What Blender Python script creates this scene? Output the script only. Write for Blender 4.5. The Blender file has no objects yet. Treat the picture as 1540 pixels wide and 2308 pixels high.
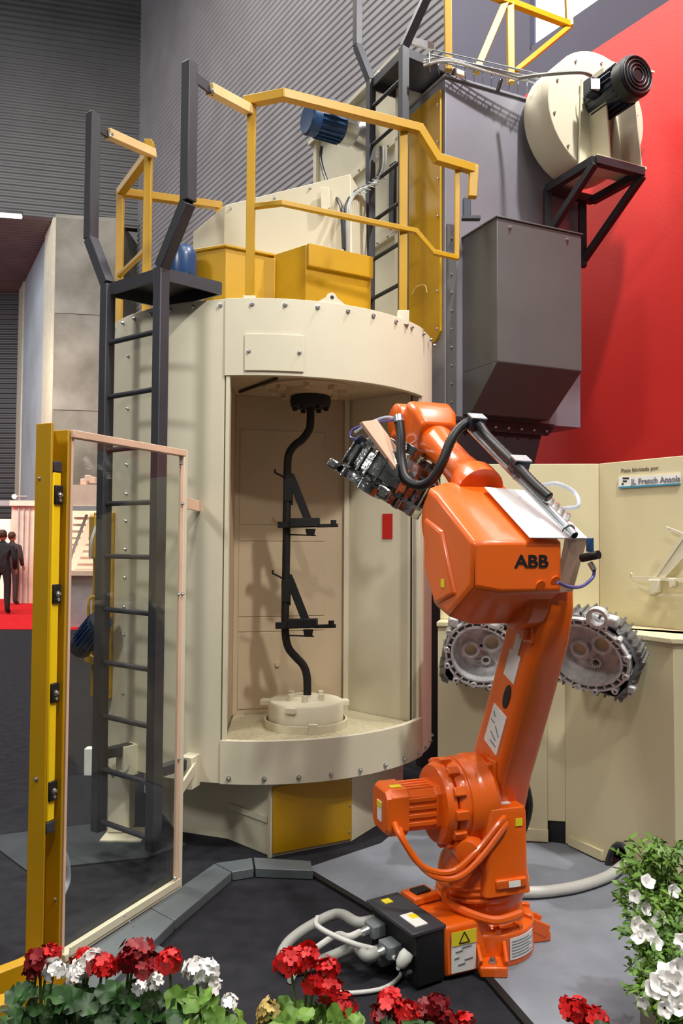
import bpy, math, random
from math import sin, cos, pi, radians as RAD
from mathutils import Vector as V, Matrix
random.seed(7)
sc = bpy.context.scene
col = sc.collection

# ------------------------------------------------------------------ camera
F, CX, CY = 1780.0, 770.0, 1154.0            # focal length and centre for 1540x2308
PITCH, ROLL = math.atan(68/1780.0), 0.006
EYE = V((0, 0, 1.6))
fw = V((0, cos(PITCH), sin(PITCH)))
r0, u0 = V((1, 0, 0)), V((0, -sin(PITCH), cos(PITCH)))
rt = r0*cos(ROLL) + u0*sin(ROLL)
up = u0*cos(ROLL) - r0*sin(ROLL)
cd = bpy.data.cameras.new('camera')
cam = bpy.data.objects.new('camera', cd)
col.objects.link(cam)
cd.sensor_fit = 'VERTICAL'; cd.sensor_height = 36; cd.sensor_width = 24
cd.lens = F/2308*36
cd.clip_start = 0.05; cd.clip_end = 200
mw = Matrix((rt, up, -fw)).transposed().to_4x4()
mw.translation = EYE
cam.matrix_world = mw
sc.camera = cam

# ------------------------------------------------------------------ light
w = bpy.data.worlds.new('hall'); sc.world = w
w.use_nodes = True
w.node_tree.nodes['Background'].inputs[0].default_value = (1.0, 0.97, 0.93, 1)
w.node_tree.nodes['Background'].inputs[1].default_value = 0.16
def lamp(name, kind, loc, target, energy, color=(1, 1, 1), size=1.0, spot=60, blend=.5):
    l = bpy.data.lights.new(name, kind); l.energy = energy; l.color = color
    if kind == 'AREA': l.shape = 'SQUARE'; l.size = size
    else: l.shadow_soft_size = size
    if kind == 'SPOT': l.spot_size = RAD(spot); l.spot_blend = blend
    o = bpy.data.objects.new(name, l); col.objects.link(o)
    o.location = loc
    o.rotation_euler = (V(target)-V(loc)).to_track_quat('-Z', 'Y').to_euler()
    return o
lamp('booth_spot', 'SPOT', (2.0, 4.0, 6.9), (1.4, 5.7, 3.9), 700, (1, .98, .95), .08, 120, .8)
lamp('booth_spot', 'SPOT', (2.2, 1.0, 6.4), (0.0, 4.2, 1.5), 900, (1, .97, .92), .16, 62, .8)
lamp('booth_spot', 'SPOT', (-3.6, 0.2, 5.0), (-0.7, 4.5, 1.6), 420, (1, .98, .95), .45, 75, .7)
lamp('booth_spot', 'SPOT', (0.2, -1.2, 6.6), (-0.1, 3.8, 0.8), 330, (1, .96, .90), .14, 62, .8)
lamp('hall_lamp_and_fill', 'AREA', (-6, 9, 15), (-6, 9, 0), 2600, (1, .95, .88), 6)
lamp('hall_lamp_and_fill', 'AREA', (2, 0, 12), (0.3, 3, 0), 450, (1, .96, .90), 4)
lamp('hall_lamp_and_fill', 'AREA', (-15, 13, 10), (-9, 22, 4), 900, (.95, .97, 1), 3)  # unseen fill added to brighten the pier's left side, not a hall lamp
lamp('hall_lamp_and_fill', 'AREA', (-8, 17, 6), (-8, 21, 0), 130, (1, .85, .7), 2)
vs = sc.view_settings
vs.view_transform = 'Standard'; vs.look = 'None'; vs.gamma = 1; vs.use_curve_mapping = False
vs.exposure = -0.06

# ------------------------------------------------------------------ pixel aids
def ray(u, v): return rt*((u-CX)/F) + up*(-(v-CY)/F) + fw
def P(u, v, D): d = ray(u, v); return EYE + d*(D/d.y)
def G(u, v, z=0.0): d = ray(u, v); return EYE + d*((z-EYE.z)/d.z)
def W(u, v, p, n): d = ray(u, v); n = V(n); return EYE + d*((V(p)-EYE).dot(n)/d.dot(n))

# ------------------------------------------------------------------ materials
def lin(c): 
    return tuple(((x/255)/12.92 if x/255 <= .04045 else ((x/255+.055)/1.055)**2.4) for x in c) + (1,)
MATS = {}
def mat(name, c, rough=.5, metal=0.0, var=.06, scale=6.0, bump=0.0, bscale=60.0, coat=0.0, emit=0.0, alpha=None, c2=None, stretch=None, trans=0.0, spec=None):
    m = bpy.data.materials.new(name); m.use_nodes = True
    nt = m.node_tree; b = nt.nodes['Principled BSDF']
    b.inputs['Roughness'].default_value = rough; b.inputs['Metallic'].default_value = metal
    b.inputs['Coat Weight'].default_value = coat
    b.inputs['Coat Roughness'].default_value = .12
    if spec is not None: b.inputs['Specular IOR Level'].default_value = spec
    tc = nt.nodes.new('ShaderNodeTexCoord')
    src = tc.outputs['Object']
    if stretch:
        mp = nt.nodes.new('ShaderNodeMapping'); mp.inputs['Scale'].default_value = stretch
        nt.links.new(src, mp.inputs[0]); src = mp.outputs[0]
    n = nt.nodes.new('ShaderNodeTexNoise'); n.inputs['Scale'].default_value = scale; n.inputs['Detail'].default_value = 5
    nt.links.new(src, n.inputs['Vector'])
    r = nt.nodes.new('ShaderNodeValToRGB')
    a = lin(c)
    if c2: lo, hi = lin(c2), a
    else:
        lo = tuple(x*(1-var) for x in a[:3])+(1,); hi = tuple(min(1, x*(1+var)) for x in a[:3])+(1,)
    r.color_ramp.elements[0].position = .35; r.color_ramp.elements[0].color = lo
    r.color_ramp.elements[1].position = .65; r.color_ramp.elements[1].color = hi
    nt.links.new(n.outputs[0], r.inputs[0])
    nt.links.new(r.outputs[0], b.inputs['Base Color'])
    if emit:
        nt.links.new(r.outputs[0], b.inputs['Emission Color']); b.inputs['Emission Strength'].default_value = emit
    if alpha is not None: b.inputs['Alpha'].default_value = alpha
    if trans: b.inputs['Transmission Weight'].default_value = trans
    if bump:
        n2 = nt.nodes.new('ShaderNodeTexNoise'); n2.inputs['Scale'].default_value = bscale; n2.inputs['Detail'].default_value = 4
        nt.links.new(tc.outputs['Object'], n2.inputs['Vector'])
        bp = nt.nodes.new('ShaderNodeBump'); bp.inputs['Strength'].default_value = bump; bp.inputs['Distance'].default_value = .01
        nt.links.new(n2.outputs[0], bp.inputs['Height']); nt.links.new(bp.outputs[0], b.inputs['Normal'])
    MATS[name] = m
    return m
mat('carpet', (47, 47, 52), .95, var=.16, scale=14, bump=.5, bscale=400, spec=.1)
mat('carpet_grey', (134, 138, 147), .9, var=.10, scale=5, bump=.3, bscale=300, spec=.2)
mat('carpet_slate', (66, 70, 74), .9, var=.1, scale=5, bump=.3, bscale=300, spec=.2)
mat('carpet_red', (200, 34, 40), .95, var=.1, bump=.3, bscale=200, spec=.1)
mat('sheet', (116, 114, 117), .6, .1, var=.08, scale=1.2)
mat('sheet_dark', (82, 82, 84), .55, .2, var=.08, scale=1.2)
mat('violet', (92, 90, 112), .7, var=.05, scale=1)
mat('concrete', (150, 146, 138), .85, var=.3, scale=.9, bump=.3, bscale=12, c2=(112, 107, 98))
mat('concrete_blue', (168, 176, 184), .8, var=.1, scale=.8)
mat('strip_cream', (206, 200, 180), .6)
mat('red_wall', (208, 40, 34), .55, var=.03, scale=2, bump=.08, bscale=40)
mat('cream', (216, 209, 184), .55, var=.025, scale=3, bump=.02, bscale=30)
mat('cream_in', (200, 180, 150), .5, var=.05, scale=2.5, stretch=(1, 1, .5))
mat('cream_grate', (214, 204, 172), .5, var=.05)
mat('cream_stand', (216, 206, 168), .5, var=.03, scale=2, stretch=(2, 2, .4))
mat('yellow', (184, 140, 3), .42, var=.05, scale=3)
mat('yellow_bright', (246, 206, 10), .35, var=.02)
mat('tan', (232, 202, 142), .5)
mat('pinkish', (222, 186, 160), .45)
mat('black_steel', (57, 57, 64), .5, .1, var=.1)
mat('black', (20, 20, 22), .5, var=.1)
mat('black_matte', (9, 9, 10), .7, var=.15, scale=30)
mat('rubber', (24, 24, 26), .45, var=.1)
mat('grey_case', (138, 137, 146), .34, .15, var=.05, scale=3)
mat('grey_case_dark', (92, 91, 91), .45, .1, var=.05, scale=3)
mat('dark_frame', (48, 44, 48), .55, .1, var=.08)
mat('steel', (200, 202, 204), .28, .95, var=.06, scale=20)
mat('zinc', (186, 192, 196), .35, .8, var=.08, scale=30)
mat('alu', (214, 216, 216), .4, .3, var=.18, scale=26, bump=.25, bscale=70)
mat('alu_dark', (124, 124, 124), .45, .5, var=.3, scale=22, bump=.4, bscale=60)
mat('chrome', (150, 152, 152), .2, 1, var=.4, scale=16, bump=.35, bscale=40)
mat('orange', (230, 98, 12), .36, var=.03, scale=4, coat=.5)
mat('blue_motor', (32, 66, 110), .35, var=.1, coat=.2)
mat('blue_dark', (26, 40, 58), .4, var=.1, coat=.2)
mat('white_plate', (246, 246, 244), .25, var=.01)
mat('white', (240, 240, 238), .5, var=.02)
mat('label', (232, 232, 228), .5, var=.04, scale=20)
mat('label_yellow', (232, 214, 40), .5)
mat('hose_white', (206, 206, 200), .45, var=.05)
mat('hose_grey', (160, 160, 154), .5, var=.08)
mat('hose_clear', (214, 222, 240), .15, alpha=.55)
mat('hose_violet', (88, 84, 150), .3)
mat('plug_grey', (110, 114, 118), .5)
mat('text_black', (22, 20, 24), .5)
mat('text_grey', (120, 112, 92), .6)
mat('text_soft', (120, 122, 134), .6)
mat('sign_blue', (60, 140, 170), .5)
mat('red_tag', (196, 30, 26), .5)
mat('duct_grey', (104, 112, 116), .5, .2, var=.06)
mat('duct_side', (44, 42, 48), .7)
mat('booth_white', (250, 214, 196), .6)
mat('booth_grey', (176, 172, 176), .6)
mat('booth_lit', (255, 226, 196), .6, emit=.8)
mat('tube_lit', (255, 252, 245), .5, emit=6.0)
mat('window_lit', (248, 248, 255), .5, emit=3.0)
mat('suit', (34, 30, 34), .8)
mat('suit_brown', (62, 46, 46), .8)
mat('skin', (200, 140, 112), .6)
mat('hair', (72, 40, 28), .7)
mat('leaf', (50, 92, 36), .5, var=.3, scale=9, c2=(22, 54, 18))
mat('leaf_light', (124, 162, 64), .5, var=.3, scale=9, c2=(78, 120, 40))
mat('stalk', (96, 120, 60), .6)
mat('petal_red', (224, 24, 20), .55, var=.2, scale=12, c2=(184, 12, 16))
mat('petal_crimson', (158, 12, 26), .55, var=.2, scale=12, c2=(112, 6, 18))
mat('petal_white', (246, 244, 240), .55, var=.03)
mat('petal_dry', (206, 182, 110), .7, var=.2)
mat('soil', (50, 36, 26), .95, bump=.6, bscale=60)
mat('planter', (120, 112, 100), .7)
def glass_mat():
    m = bpy.data.materials.new('pane_glass'); m.use_nodes = True
    nt = m.node_tree; nt.nodes.remove(nt.nodes['Principled BSDF'])
    out = nt.nodes['Material Output']
    tr = nt.nodes.new('ShaderNodeBsdfTransparent'); tr.inputs[0].default_value = (.95, .96, .94, 1)
    gl = nt.nodes.new('ShaderNodeBsdfGlossy'); gl.inputs['Roughness'].default_value = .02
    lw_ = nt.nodes.new('ShaderNodeLayerWeight'); lw_.inputs[0].default_value = .5
    pw = nt.nodes.new('ShaderNodeMath'); pw.operation = 'POWER'; pw.inputs[1].default_value = 5
    fr = nt.nodes.new('ShaderNodeMath'); fr.operation = 'MULTIPLY_ADD'; fr.inputs[1].default_value = .6; fr.inputs[2].default_value = .04
    nt.links.new(lw_.outputs['Facing'], pw.inputs[0]); nt.links.new(pw.outputs[0], fr.inputs[0])
    mx = nt.nodes.new('ShaderNodeMixShader')
    nt.links.new(fr.outputs[0], mx.inputs[0]); nt.links.new(tr.outputs[0], mx.inputs[1]); nt.links.new(gl.outputs[0], mx.inputs[2])
    nt.links.new(mx.outputs[0], out.inputs[0]); MATS['pane_glass'] = m
glass_mat()

# ------------------------------------------------------------------ scene helpers
JOINED = {'flange_webs', 'ribs', 'casing_ribs', 'cooling_fins', 'stems', 'label_print', 'diagram_print'}   # too fine to pick apart singly
WM = {}                       # world matrices of everything built so far
def tag(o, label, cat, group=None):
    o['label'] = label; o['category'] = cat
    if group: o['group'] = group
    return o
def thing(name, label, cat, loc, rz=0.0, group=None):
    o = bpy.data.objects.new(name, None); col.objects.link(o)
    o.empty_display_size = .1
    m = Matrix.Translation(V(loc)) @ Matrix.Rotation(rz, 4, 'Z')
    o.matrix_world = m; WM[o] = m
    return tag(o, label, cat, group)
def place(name, mesh, parent, m):
    o = bpy.data.objects.new(name, mesh); col.objects.link(o)
    if parent is not None:
        o.parent = parent; o.matrix_local = WM[parent].inverted() @ m
    else: o.matrix_world = m
    WM[o] = m
    return o
def struct(o): o['kind'] = 'structure'; return o
def stuff(o): o['kind'] = 'stuff'; return o

def basis(d):
    d = V(d).normalized()
    a = V((0, 0, 1)) if abs(d.z) < .95 else V((0, 1, 0))
    x = a.cross(d).normalized(); y = d.cross(x)
    return x, y, d
def smooth(pts, n=6):
    pts = [V(p) for p in pts]; out = []
    for i in range(len(pts)-1):
        p0 = pts[max(i-1, 0)]; p1 = pts[i]; p2 = pts[i+1]; p3 = pts[min(i+2, len(pts)-1)]
        for k in range(n):
            t = k/n
            out.append(.5*((2*p1)+(p2-p0)*t+(2*p0-5*p1+4*p2-p3)*t*t+(3*p1-p0-3*p2+p3)*t**3))
    out.append(pts[-1]); return out

class MB:
    def __init__(s, xf=None): s.v = []; s.f = []; s.xf = xf
    def add(s, vs, fs):
        n = len(s.v); s.v += [V(p) for p in vs]; s.f += [tuple(i+n for i in f) for f in fs]; return s
    def hexa(s, a, b):          # two quads, same winding
        return s.add(list(a)+list(b), [(3, 2, 1, 0), (4, 5, 6, 7), (0, 1, 5, 4), (1, 2, 6, 5), (2, 3, 7, 6), (3, 0, 4, 7)])
    def box(s, c, d, m=None):
        x, y, z = d[0]/2, d[1]/2, d[2]/2; c = V(c)
        q = [V((i*x, j*y, k*z)) for k in (-1, 1) for (i, j) in ((-1, -1), (1, -1), (1, 1), (-1, 1))]
        if m is not None: q = [m @ p for p in q]
        q = [c+p for p in q]
        return s.hexa(q[:4], q[4:])
    def box2(s, lo, hi):
        lo, hi = V(lo), V(hi); return s.box((lo+hi)/2, hi-lo)
    def bar(s, p0, p1, wd, ht=None, upv=(0, 0, 1)):
        p0, p1 = V(p0), V(p1); ht = ht or wd
        d = (p1-p0).normalized(); upv = V(upv)
        if abs(d.dot(upv)) > .98: upv = V((0, 1, 0))
        x = d.cross(upv).normalized()*wd/2; y = x.cross(d).normalized()*ht/2
        return s.hexa([p0-x-y, p0+x-y, p0+x+y, p0-x+y], [p1-x-y, p1+x-y, p1+x+y, p1-x+y])
    def cyl(s, p0, p1, ra, rb=None, n=16, cap=True):
        p0, p1 = V(p0), V(p1); rb = ra if rb is None else rb
        x, y, d = basis(p1-p0); vs = []
        for p, r in ((p0, ra), (p1, rb)):
            for i in range(n): vs.append(p+(x*cos(2*pi*i/n)+y*sin(2*pi*i/n))*r)
        fs = [(i, (i+1) % n, n+(i+1) % n, n+i) for i in range(n)]
        if cap: fs += [tuple(range(n))[::-1], tuple(range(n, 2*n))]
        return s.add(vs, fs)
    def tube(s, path, r, n=8, cap=True, ridge=0.0):
        path = [V(p) for p in path]; L = len(path); vs = []; x = None
        for i, p in enumerate(path):
            d = (path[min(i+1, L-1)]-path[max(i-1, 0)]).normalized()
            if x is None: x = basis(d)[0]
            x = (x-d*x.dot(d)).normalized(); y = d.cross(x)
            rr = r*(1+ridge*(i % 2))
            for k in range(n): vs.append(p+(x*cos(2*pi*k/n)+y*sin(2*pi*k/n))*rr)
        fs = [(i*n+k, i*n+(k+1) % n, (i+1)*n+(k+1) % n, (i+1)*n+k) for i in range(L-1) for k in range(n)]
        if cap: fs += [tuple(range(n))[::-1], tuple((L-1)*n+k for k in range(n))]
        return s.add(vs, fs)
    def prism(s, poly, vec):
        poly = [V(p) for p in poly]; vec = V(vec); n = len(poly)
        nn = V((0, 0, 0))
        for i in range(n): nn += poly[i].cross(poly[(i+1) % n])
        if nn.dot(vec) < 0: poly = poly[::-1]
        vs = poly+[p+vec for p in poly]
        fs = [tuple(range(n))[::-1], tuple(range(n, 2*n))]+[(i, (i+1) % n, n+(i+1) % n, n+i) for i in range(n)]
        return s.add(vs, fs)
    def lathe(s, prof, o, axis, n=24, cap=True):
        o = V(o); x, y, d = basis(axis); vs = []
        for r, h in prof:
            for i in range(n): vs.append(o+d*h+(x*cos(2*pi*i/n)+y*sin(2*pi*i/n))*r)
        L = len(prof)
        fs = [(j*n+i, j*n+(i+1) % n, (j+1)*n+(i+1) % n, (j+1)*n+i) for j in range(L-1) for i in range(n)]
        if cap: fs += [tuple(range(n))[::-1], tuple((L-1)*n+i for i in range(n))]
        return s.add(vs, fs)
    def loft(s, rings, cap=True):
        n = len(rings[0]); vs = [p for r in rings for p in r]; L = len(rings)
        fs = [(j*n+i, j*n+(i+1) % n, (j+1)*n+(i+1) % n, (j+1)*n+i) for j in range(L-1) for i in range(n)]
        if cap: fs += [tuple(range(n))[::-1], tuple((L-1)*n+i for i in range(n))]
        return s.add(vs, fs)
    def ball(s, c, r, n=12, k=8, sq=(1, 1, 1)):
        c = V(c); prof = []
        rings = [[c+V((cos(2*pi*i/n)*sin(pi*j/k)*r*sq[0], sin(2*pi*i/n)*sin(pi*j/k)*r*sq[1], -cos(pi*j/k)*r*sq[2])) for i in range(n)] for j in range(1, k)]
        return s.loft(rings)
    def mesh(s, name, m, smooth_ang=35):
        me = bpy.data.meshes.new(name)
        vs = [s.xf @ p for p in s.v] if s.xf is not None else s.v
        me.from_pydata([tuple(p) for p in vs], [], s.f); me.update()
        me.materials.append(MATS[m])
        if smooth_ang:
            me.shade_smooth(); me.set_sharp_from_angle(angle=RAD(smooth_ang))
        return me
    def build(s, name, m, parent=None, bevel=0.0, ang=35, seg=2, at=None):
        base = WM[parent] if parent is not None else Matrix.Translation(V(at)) if at is not None else Matrix.Identity(4)
        inv = base.inverted(); xf = s.xf
        s.xf = inv @ xf if xf is not None else inv
        me = s.mesh(name, m, ang); s.xf = xf
        o = bpy.data.objects.new(name, me); col.objects.link(o)
        if parent is not None: o.parent = parent
        else: o.matrix_world = base
        WM[o] = base
        if name in JOINED: o['kind'] = 'stuff'
        if bevel:
            b = o.modifiers.new('bevel', 'BEVEL'); b.width = bevel; b.segments = seg; b.limit_method = 'ANGLE'; b.angle_limit = RAD(38)
        return o

def rot_to(d, roll=0.0):
    x, y, z = basis(d)
    return Matrix((x, y, z)).transposed().to_4x4() @ Matrix.Rotation(roll, 4, 'Z')
_b = MB().lathe([(.0125, 0), (.0125, .003), (.0085, .0035), (.0085, .010), (.006, .014), (.001, .0155)], (0, 0, 0), (0, 0, 1), 8)
BOLT = _b.mesh('bolt', 'steel')
def bolt(parent, pos, nrm, s=1.0):
    return place('bolt', BOLT, parent, Matrix.Translation(V(pos)) @ rot_to(nrm) @ Matrix.Scale(s, 4))
def text_mesh(body, size, m, depth=.0015, bold=0.0):
    c = bpy.data.curves.new('lettering', 'FONT'); c.body = body; c.size = size; c.extrude = depth; c.offset = bold
    c.align_x = 'CENTER'; c.align_y = 'CENTER'
    o = bpy.data.objects.new('lettering', c); col.objects.link(o)
    dg = bpy.context.evaluated_depsgraph_get(); dg.update()
    me = bpy.data.meshes.new_from_object(o.evaluated_get(dg))
    bpy.data.objects.remove(o); bpy.data.curves.remove(c)
    me.materials.clear(); me.materials.append(MATS[m]); me.name = 'lettering'
    return me
def frame_m(o, x, y):          # matrix with given origin, x axis, y axis (text plane)
    x = V(x).normalized(); y = V(y); y = (y-x*y.dot(x)).normalized(); z = x.cross(y)
    m = Matrix((x, y, z)).transposed().to_4x4(); m.translation = V(o); return m
# ================================================================== the setting
struct(MB().box2((-34, -4, -.2), (22, 44, 0)).build('floor', 'carpet'))

def corrugated(name, a, b, z0, z1, nrm, m, pitch=.16, dep=.05, thick=.25):
    a, b, nrm = V(a), V(b), V(nrm).normalized()
    prof = []; z = z0
    while z < z1:
        prof += [(0, z), (0, z+pitch*.28), (dep, z+pitch*.50), (dep, z+pitch*.78)]; z += pitch
    prof = [(d, min(zz, z1)) for d, zz in prof]
    mb = MB(); vs = []
    for d, zz in prof:
        for p in (a, b):
            q = p+nrm*d; vs.append(V((q.x, q.y, zz)))
    n = len(prof); fs = [(2*i, 2*i+1, 2*i+3, 2*i+2) for i in range(n-1)]
    mb.add(vs, fs)
    back = [a-nrm*thick, b-nrm*thick]
    k = len(mb.v)
    mb.v += [V((p.x, p.y, zz)) for zz in (z0, z1) for p in back]
    mb.f += [(k, k+2, k+3, k+1)]
    return struct(mb.build(name, m, ang=20))
cdir = V((.55, -.835, 0)).normalized()
corner = V((-5.28, 20, 0))
end_c = corner+cdir*12.05
nW = V((-.835, -.55, 0)).normalized()
corrugated('wall_back_right', corner, end_c, 0, 20, nW, 'sheet', .12, .016)
ldir = V((-.955, -.22, 0)).normalized()
a_l = corner; b_l = corner+ldir*16
nL = V((.22, -.955, 0))
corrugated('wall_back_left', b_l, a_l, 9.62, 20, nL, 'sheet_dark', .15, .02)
# smooth violet panel continuing the right wall, with a bright window high up
def onwall(t, z, off=0.0): p = corner+cdir*t+nW*off; return V((p.x, p.y, z))
mb = MB()
for t0, t1, z0, z1 in ((12.05, 13.44, 0, 20), (13.44, 20, 0, 7.2), (13.44, 20, 11, 20), (15.6, 20, 7.2, 11)):
    mb.hexa([onwall(t0, z0), onwall(t1, z0), onwall(t1, z0, -.25), onwall(t0, z0, -.25)],
            [onwall(t0, z1), onwall(t1, z1), onwall(t1, z1, -.25), onwall(t0, z1, -.25)])
wp = struct(mb.build('wall_panel_right', 'violet'))
o = struct(MB().hexa([onwall(13.44, 7.2, -.1), onwall(15.6, 7.2, -.1), onwall(15.6, 7.2, -.14), onwall(13.44, 7.2, -.14)],
              [onwall(13.44, 11, -.1), onwall(15.6, 11, -.1), onwall(15.6, 11, -.14), onwall(13.44, 11, -.14)]).build('window_1', 'window_lit'))
mbf = MB().bar(onwall(13.44, 7.22, -.03), onwall(15.6, 7.22, -.03), .05)
mbf.bar(onwall(13.44, 7.2, -.03), onwall(13.44, 11, -.03), .05); mbf.bar(onwall(14.5, 7.2, -.05), onwall(14.5, 11, -.05), .04)
mbf.build('window_frame', 'violet', o)
# soffit beyond the left wall, far dark wall and concrete pier
pe = P(118, 515, 19.3); pl = P(-120, 470, 18.2)
zs = 9.62
mb = MB(); n = 34
q0 = [V((-20, 16.0, 0)), V((-6.4, 19.6, 0))]; q1 = [V((-26, 25.2, 0)), V((-9.9, 25.2, 0))]
vs, fs = [], []
for i in range(n*2+1):
    t = i/(n*2); d = .05*(i % 2)
    for k in (0, 1):
        p = q0[k].lerp(q1[k], t); vs.append(V((p.x, p.y, zs-d)))
fs = [(2*i, 2*i+1, 2*i+3, 2*i+2) for i in range(n*2)]
struct(mb.add(vs, fs).build('ceiling', 'sheet', ang=15))
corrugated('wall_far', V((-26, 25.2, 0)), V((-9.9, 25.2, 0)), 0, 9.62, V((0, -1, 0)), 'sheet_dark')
pier_f = [P(118, 900, 19.3), P(262, 900, 19.55)]
pier_b = P(42, 900, 25.0)
A, B, C = V((pier_f[0].x, 19.3, 0)), V((pier_f[1].x, 19.55, 0)), V((pier_b.x, 25.0, 0))
hz = V((0, 0, 9.7))
pier = struct(MB().prism([A, B, B+V((0, 6, 0)), C], hz).build('wall_pier', 'concrete'))
sd = (C-A); sn = V((-sd.y, sd.x, 0)).normalized()
if sn.x > 0: sn = -sn
def side(t0, t1, z0, z1, th, nm, m):
    p, q = A+sd*t0, A+sd*t1
    return MB().hexa([p, q, q+sn*th, p+sn*th], [x+V((0, 0, z1-z0)) for x in (p, q, q+sn*th, p+sn*th)]).build(nm, m, pier)
side(.22, .84, 0, 9.6, .02, 'facing_panel', 'concrete_blue')
side(.0, .2, 0, 9.6, .06, 'frame_strip', 'strip_cream'); side(.84, 1.0, 0, 9.6, .06, 'frame_strip', 'strip_cream')
# formwork boards on the concrete: recessed joints
fd = (B-A); fn = V((fd.y, -fd.x, 0)).normalized()
if fn.y > 0: fn = -fn
for k in range(4):
    for j in range(1):
        z0 = k*2.4+.012; p, q = A+fd*.01, A+fd*.99
        th = .03
        MB().hexa([p, q, q+fn*th, p+fn*th], [x+V((0, 0, 2.385)) for x in (p, q, q+fn*th, p+fn*th)]).add([], []).build('concrete_board', 'concrete', pier).location.z += z0
# light tube under the soffit edge
t = thing('tube_lamp', 'white fluorescent tube lamp glowing under the soffit at the left edge', 'lamp', P(10, 487, 18.0))
MB().cyl(P(-40, 482, 17.6), P(48, 488, 18.2), .05, n=10).build('tube', 'tube_lit', t)
MB().bar(P(-40, 474, 17.65), P(50, 481, 18.25), .12, .06).build('fixture_body', 'sheet_dark', t)

# floor coverings
def slab(name, pts, z, m, z0=.001):
    return MB().prism([V((p[0], p[1], z0)) for p in pts], (0, 0, z-z0)).build(name, m)
struct(slab('floor_red_carpet', [(-14, 14.2), (-3.2, 14.2), (-3.2, 26), (-14, 26)], .012, 'carpet_red'))
gA, gB, gC = G(690, 1962), G(1110, 2212), G(1212, 2330)
g1 = gB+(gC-gB)*3
pts = [gA, gB, g1, V((3.2, g1.y, 0)), V((3.2, 5.2, 0)), V((.7, 5.2, 0)), G(860, 1905)]
struct(slab('floor_grey_mat', pts, .012, 'carpet_grey'))
ed = MB()
for p, q in ((gA, gB), (gB, g1)): ed.bar(p+V((-.012, 0, .008)), q+V((-.012, 0, .008)), .03, .014)
struct(ed.build('trim_1', 'black_matte'))
struct(slab('floor_slate_mat', [G(60, 1965), G(335, 1935), G(420, 1905), G(300, 1850), G(120, 1870), G(-40, 1890)], .008, 'carpet_slate'))
# raised cable duct on the floor
t = thing('cable_duct', 'raised grey metal cable duct bent across the carpet towards the drum', 'cable duct', G(480, 1990))
zt = .045
def top(*uv): return [G(u, v, zt) for u, v in uv]
def lid(pts, nm, m='duct_grey'):
    return MB().prism([V((p.x, p.y, .002)) for p in pts], (0, 0, zt-.002)).build(nm, m, t, bevel=.003)
lid(top((120, 2190), (339, 2047), (393, 2075), (205, 2260)), 'duct_cover')
lid(top((340, 2046), (484, 1946), (522, 1966), (394, 2074)), 'duct_cover')
lid(top((486, 1945), (568, 1933), (572, 1957), (524, 1965)), 'duct_cover')
lid(top((572, 1932), (700, 1940), (706, 1962), (576, 1957)), 'duct_cover')
MB().prism([V((p.x, p.y, .002)) for p in top((352, 2110), (378, 2122), (300, 2190), (250, 2205))], (0, 0, .012)).build('side_plate', 'duct_grey', t)
for u, v in ((650, 1950), (590, 1946), (300, 2090)): bolt(t, G(u, v, zt), (0, 0, 1), .6)

# red partition and beige display stand
rd = V((.528, -.849, 0)); rp = V((1.99, 6.5, 0)); rn = V((-.849, -.528, 0))
p, q = rp-rd*1.6, rp+rd*4.2
struct(MB().hexa([p, q, q-rn*.12, p-rn*.12], [x+V((0, 0, 5.68)) for x in (p, q, q-rn*.12, p-rn*.12)]).build('wall_red', 'red_wall'))

ds = thing('display_stand', 'beige angled display stand with a ledge and taller back panel beside the robot', 'display stand', (1.2, 4.3, 0))
f0, f1, f2 = V((.53, 4.33, 0)), V((1.195, 4.235, 0)), V((1.52, 3.63, 0))
f3 = f2+V((.9, -.15, 0))
b0, b1, b2 = V((.56, 4.47, 0)), V((1.43, 4.38, 0)), V((2.05, 3.45, 0))
b1n = V((.83, .55, 0))
HZ, HT = 1.165, 2.045
def panel(pt, pq, z0, z1, th, nm, m='cream_stand', par=ds, nz=None):
    d = (pq-pt).normalized(); n = V((-d.y, d.x, 0))*th
    return MB().hexa([pt+V((0, 0, z0)), pq+V((0, 0, z0)), pq+n+V((0, 0, z0)), pt+n+V((0, 0, z0))],
                     [pt+V((0, 0, z1)), pq+V((0, 0, z1)), pq+n+V((0, 0, z1)), pt+n+V((0, 0, z1))]).build(nm, m, par, bevel=.003)
panel(f0, f1-V((.09, -.013, 0)), .08, HZ-.02, .02, 'front_panel')
panel(f1-V((.09, -.013, 0)), f1, .13, HZ-.02, .02, 'front_panel')
# right front panel with an arched cable opening
d = (f2-f1); L = d.length; d.normalize(); n = V((-d.y, d.x, 0))*.02
hp = W(1405, 1955, f1, V((d.y, -d.x, 0))); hs = (hp-f1).dot(d)
arc = [(hs-.095, .0)]+[(hs-.095*cos(a)*(1-.15*sin(a)), .14*sin(a)) for a in [pi*k/10 for k in range(1, 10)]]+[(hs+.095, .0)]
out = [(0, 0)]+arc+[(L, 0), (L, HZ-.02), (0, HZ-.02)]
mb = MB()
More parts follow.
